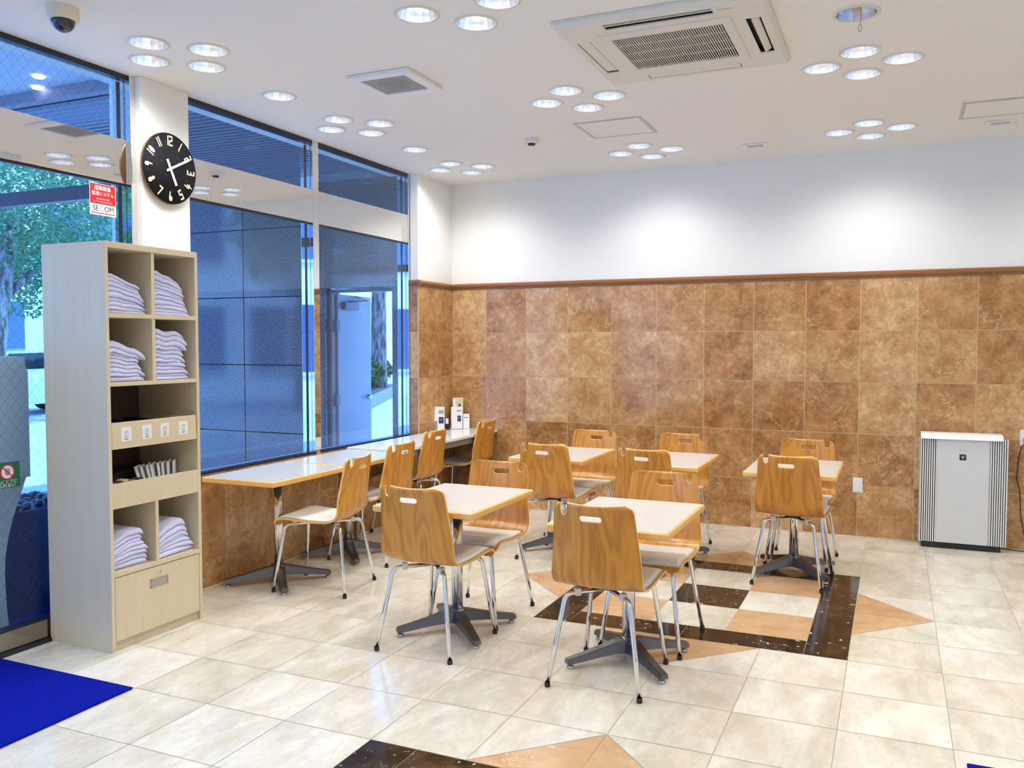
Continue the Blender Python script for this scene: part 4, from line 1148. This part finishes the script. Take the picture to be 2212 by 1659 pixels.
# panel with four slot openings: built as a frame of boxes
zp0, zp1 = -0.036, -0.016
A_, B_ = frus(p_, a, -0.001, a, -0.016); 
frus(p_, a, -0.016, a-0.014, -0.036)
so, si, sl_ = 0.428, 0.362, 0.245       # slot outer, inner, half length
rects = [(-a+0.014, a-0.014, -a+0.014, -so), (-a+0.014, a-0.014, so, a-0.014), (-a+0.014, -so, -so, so), (so, a-0.014, -so, so),
         (-so, -sl_, -so, -si), (sl_, so, -so, -si), (-so, -sl_, si, so), (sl_, so, si, so), (-so, -si, -si, -sl_), (-so, -si, sl_, si), (si, so, -si, -sl_), (si, so, sl_, si),
         (-si, si, -si, -0.30), (-si, si, 0.30, si), (-si, -0.30, -0.30, 0.30), (0.30, si, -0.30, 0.30)]
for x0, x1, y0, y1 in rects: p_.box(x0, x1, y0, y1, -0.036, -0.030)
p_.build('panel', M_OFFW, ac)
MB().box(-so, so, -so, so, -0.010, -0.002).build('duct', M_BLACK, ac)
# intake grille: raised square with 44 bars
g_ = MB()
gi = 0.262
for x0, x1, y0, y1 in ((-0.305, 0.305, -0.305, -0.235), (-0.305, 0.305, 0.235, 0.305), (-0.305, -gi, -0.235, 0.235), (gi, 0.305, -0.235, 0.235)): g_.box(x0, x1, y0, y1, -0.041, -0.030, 0, 0.002)
nb = 46
for k in range(nb+1):
    x = -gi+2*gi*k/nb; g_.box(x-0.0024, x+0.0024, -0.235, 0.235, -0.0405, -0.0385)
for y in (-0.118, 0.0, 0.118): g_.box(-gi, gi, y-0.002, y+0.002, -0.036, -0.031)
g_.build('intake_grille', M_OFFW, ac)
lv = MB().box(-sl_, sl_, -0.402, -0.394, -0.034, -0.012); lv.build('louvre', M_OFFW, ac)          # near slot, open
l2 = MB().box(-0.017, 0.017, -sl_+0.01, sl_-0.01, -0.002, 0.002, 0, 0.001).build('louvre', M_OFFW, ac, (0.400, 0.0, -0.028)); l2.rotation_euler = (0, rad(-28), 0)
MB().box(-so+0.006, -si-0.004, -sl_, sl_-0.03, -0.035, -0.030).build('louvre', M_OFFW, ac)
MB().box(-sl_+0.005, sl_-0.005, si+0.005, so-0.006, -0.035, -0.030).build('louvre', M_OFFW, ac)
text_mesh('maker_name', 'HITACHI', 0.017, M_GREYINK, ((0.30, -0.40, -0.0365), (1, 0, 0), (0, -1, 0)), ac)
# ceiling exhaust grille
ev = thing('ceiling_vent', 'square white exhaust grille with dark centre on the ceiling', 'vent', (1.208, -2.957, H))
q = 0.198
e_ = MB()
for x0, x1, y0, y1 in ((-q, q, -q, -0.142), (-q, q, 0.142, q), (-q, -0.142, -0.142, 0.142), (0.142, q, -0.142, 0.142)): e_.box(x0, x1, y0, y1, -0.024, -0.001, 0, 0.003)
e_.build('frame', M_WHITEP, ev)
gm = MB()
for k in range(49):
    x = -0.142+0.284*k/48; gm.box(x-0.0011, x+0.0011, -0.142, 0.142, -0.0150, -0.0144); gm.box(-0.142, 0.142, x-0.0008, x+0.0008, -0.0149, -0.0144)
gm.build('grille', mat('grille_grey', lin(176, 172, 166), 0.5), ev)
MB().box(-0.142, 0.142, -0.142, 0.142, -0.0125, -0.001).build('back_plate', mat('grille_back', lin(196, 192, 186), 0.6), ev)
MB().lathe([(0, -0.0138), (0.055, -0.0138), (0.060, -0.0125)], 32).build('fan_opening', M_BLACK, ev)
MB().lathe([(0.058, -0.0132), (0.092, -0.0132), (0.098, -0.0125)], 32).build('fan_shroud', mat('shroud_grey', lin(120, 116, 110), 0.6), ev)
# access hatches
def hatch(x, y, w, d, label):
    r = thing('access_hatch', label, 'ceiling hatch', (x, y, H), 0, 'ceiling access hatches')
    f_ = MB()
    for x0, x1, y0, y1 in ((-w, w, -d, -d+0.018), (-w, w, d-0.018, d), (-w, -w+0.018, -d+0.018, d-0.018), (w-0.018, w, -d+0.018, d-0.018)): f_.box(x0, x1, y0, y1, -0.006, -0.0005, 0, 0.001)
    f_.build('frame', mat('hatch_aluminium', lin(196, 192, 184), 0.45), r)
    MB().box(-w+0.021, w-0.021, -d+0.021, d-0.021, -0.0045, -0.0005).build('panel', M_CEIL, r)
    MB().box(-0.006, 0.006, -d+0.006, -d+0.014, -0.0075, -0.006).build('latch', M_STEEL, r)
hatch(2.036, -1.456, 0.232, 0.224, 'square framed access hatch in the middle of the ceiling')
hatch(4.390, -0.970, 0.228, 0.205, 'framed access hatch at the right edge of the picture')
# speakers / small grilles
def small_grille(x, y, label):
    r = thing('ceiling_grille', label, 'ceiling fitting', (x, y, H), 0, 'small oblong ceiling grilles')
    MB().box(-0.088, 0.088, -0.062, 0.062, -0.008, -0.0005, 0, 0.003).build('frame', M_WHITEP, r)
    g2 = MB()
    for k in range(16): g2.box(-0.056+k*0.0072, -0.052+k*0.0072, -0.036, 0.036, -0.0100, -0.008)
    g2.build('slats', mat('slat_grey', lin(190, 186, 182), 0.5), r)
small_grille(2.832, -0.545, 'small oblong grille on the ceiling before the middle of the back wall')
small_grille(4.420, -0.560, 'small oblong grille on the ceiling beside the right hatch')
sd = thing('smoke_detector', 'small round white smoke detector on the ceiling', 'smoke detector', (1.387, -1.392, H))
MB().lathe([(0, -0.034), (0.045, -0.034), (0.052, -0.028), (0.052, 0.0)], 32).build('body', M_OFFW, sd)
MB().lathe([(0, -0.046), (0.026, -0.046), (0.028, -0.034)], 24).build('sensor', M_BLACK, sd)
cc = thing('dome_camera', 'cream dome security camera on the ceiling at top left', 'security camera', (0.432, -4.462, H))
MB().lathe([(0.0, -0.055), (0.058, -0.055), (0.066, -0.050), (0.0685, -0.006), (0.069, -0.0)], 40).build('housing', M_CREAMP, cc)
MB().lathe([(0.050*math.cos(rad(k)), -0.055-0.050*math.sin(rad(k))) for k in range(0, 91, 6)], 32).build('dome', mat('smoked_dome', (0.012, 0.012, 0.02), 0.06, coat=0.6), cc)

# ------------------------------------------------------------------ air purifier and wall fittings
ap = thing('air_purifier', 'tall white air purifier with black striped sides against the tiled wall', 'air purifier', (4.270, -0.115, 0))
MB().box(-0.275, 0.265, -0.045, 0.085, 0.03, 0.812, 0, 0.006).build('body', M_WHITEP, ap)
MB().prism([(-0.10, 0.805), (-0.06, 0.842), (0.08, 0.842), (0.085, 0.80), (-0.06, 0.80)], lambda p, q_, t: (-0.275+t, p, q_), 0.53).build('top_cover', M_WHITEP, ap)
MB().box(-0.165, 0.170, -0.084, -0.05, 0.045, 0.812, 0, 0.003).build('front_panel', mat('purifier_front', lin(214, 216, 218), 0.35), ap)
for s_, x0, x1 in ((0, -0.282, -0.166), (1, 0.171, 0.287)):
    v = MB(); n_ = 8; wv = (x1-x0)/n_
    for k in range(n_): v.box(x0+k*wv+0.0065, x0+k*wv+wv+(0.0 if k < n_-1 else 0.0), -0.080, -0.055, 0.045, 0.812)
    v.box(x0, x0+0.003, -0.080, -0.055, 0.045, 0.812)
    v.build('side_ribs', M_WHITEP, ap)
    MB().box(x0+0.001, x1-0.001, -0.060, -0.045, 0.045, 0.808).build('vent_backing', M_BLACK, ap)
MB().box(-0.262, 0.255, -0.072, 0.07, 0.0, 0.046, 0, 0.008).build('base', M_BLACK, ap)
bd = MB().box(-0.021, 0.022, -0.0852, -0.084, 0.655, 0.698, 0, 0.0004).build('badge', M_BLACK, ap)
bm_ = MB()
fr_ = lambda p, q_, t: (p, -0.0852-t, q_)
ribbon(bm_, [(-0.010, 0.684), (0.001, 0.667), (0.012, 0.689)], 0.003, fr_, 0.0004); ribbon(bm_, [(0.004, 0.688), (-0.003, 0.678), (0.001, 0.671)], 0.0025, fr_, 0.0006)
bm_.build('emblem', M_PAPER, bd)
text_mesh('lettering', 'Plasmacluster', 0.0095, M_GREYINK, ((0.006, -0.0846, 0.728), (1, 0, 0), (0, 0, 1)), ap)
so_ = thing('wall_outlet', 'white blank outlet cover low on the tiled wall', 'outlet', (3.562, -0.008, 0.400))
MB().box(-0.036, 0.036, -0.010, 0.0, -0.058, 0.058, 0, 0.004, 3).build('plate', M_WHITEP, so_)
MB().box(-0.026, 0.026, -0.0125, -0.010, -0.046, 0.046, 0, 0.001).build('cover', M_WHITEP, so_)
s2 = thing('power_socket', 'white power socket with plug at the right picture edge', 'outlet', (4.682, -0.008, 0.818))
MB().box(-0.036, 0.036, -0.010, 0.0, -0.058, 0.058, 0, 0.004, 3).build('plate', M_WHITEP, s2)
MB().box(-0.014, 0.014, -0.040, -0.010, -0.035, -0.005, 0, 0.003).build('plug', M_BLACK, s2)
MB().tube([(4.682, -0.045, 0.790), (4.665, -0.05, 0.77), (4.645, -0.045, 0.72), (4.637, -0.03, 0.62), (4.632, -0.025, 0.52), (4.655, -0.025, 0.42), (4.662, -0.03, 0.25), (4.69, -0.035, 0.10), (4.72, -0.06, 0.010), (4.68, -0.09, 0.006), (4.60, -0.075, 0.006), (4.50, -0.045, 0.008)], 0.0035, 8).build('power_cord', M_BLACK, ap, (-4.270, 0.115, 0))

# ------------------------------------------------------------------ floor mats
def carpet(name, x0, x1, y0, y1, label):
    mb = MB(); rng = random.Random(3)
    nx, ny = int((x1-x0)/0.02), int((y1-y0)/0.02)
    mb.box(x0, x1, y0, y1, 0.0005, 0.009, 0, 0.004)
    o = mb.build(name, M_MAT); tag(o, label, 'mat', 'blue entrance mats'); return o
carpet('floor_mat', -0.03, 0.815, -6.4, -4.502, 'blue entrance mat on the floor at the lower left')
carpet('floor_mat', 4.069, 5.2, -4.75, -3.80, 'corner of a blue mat at the lower right picture edge')
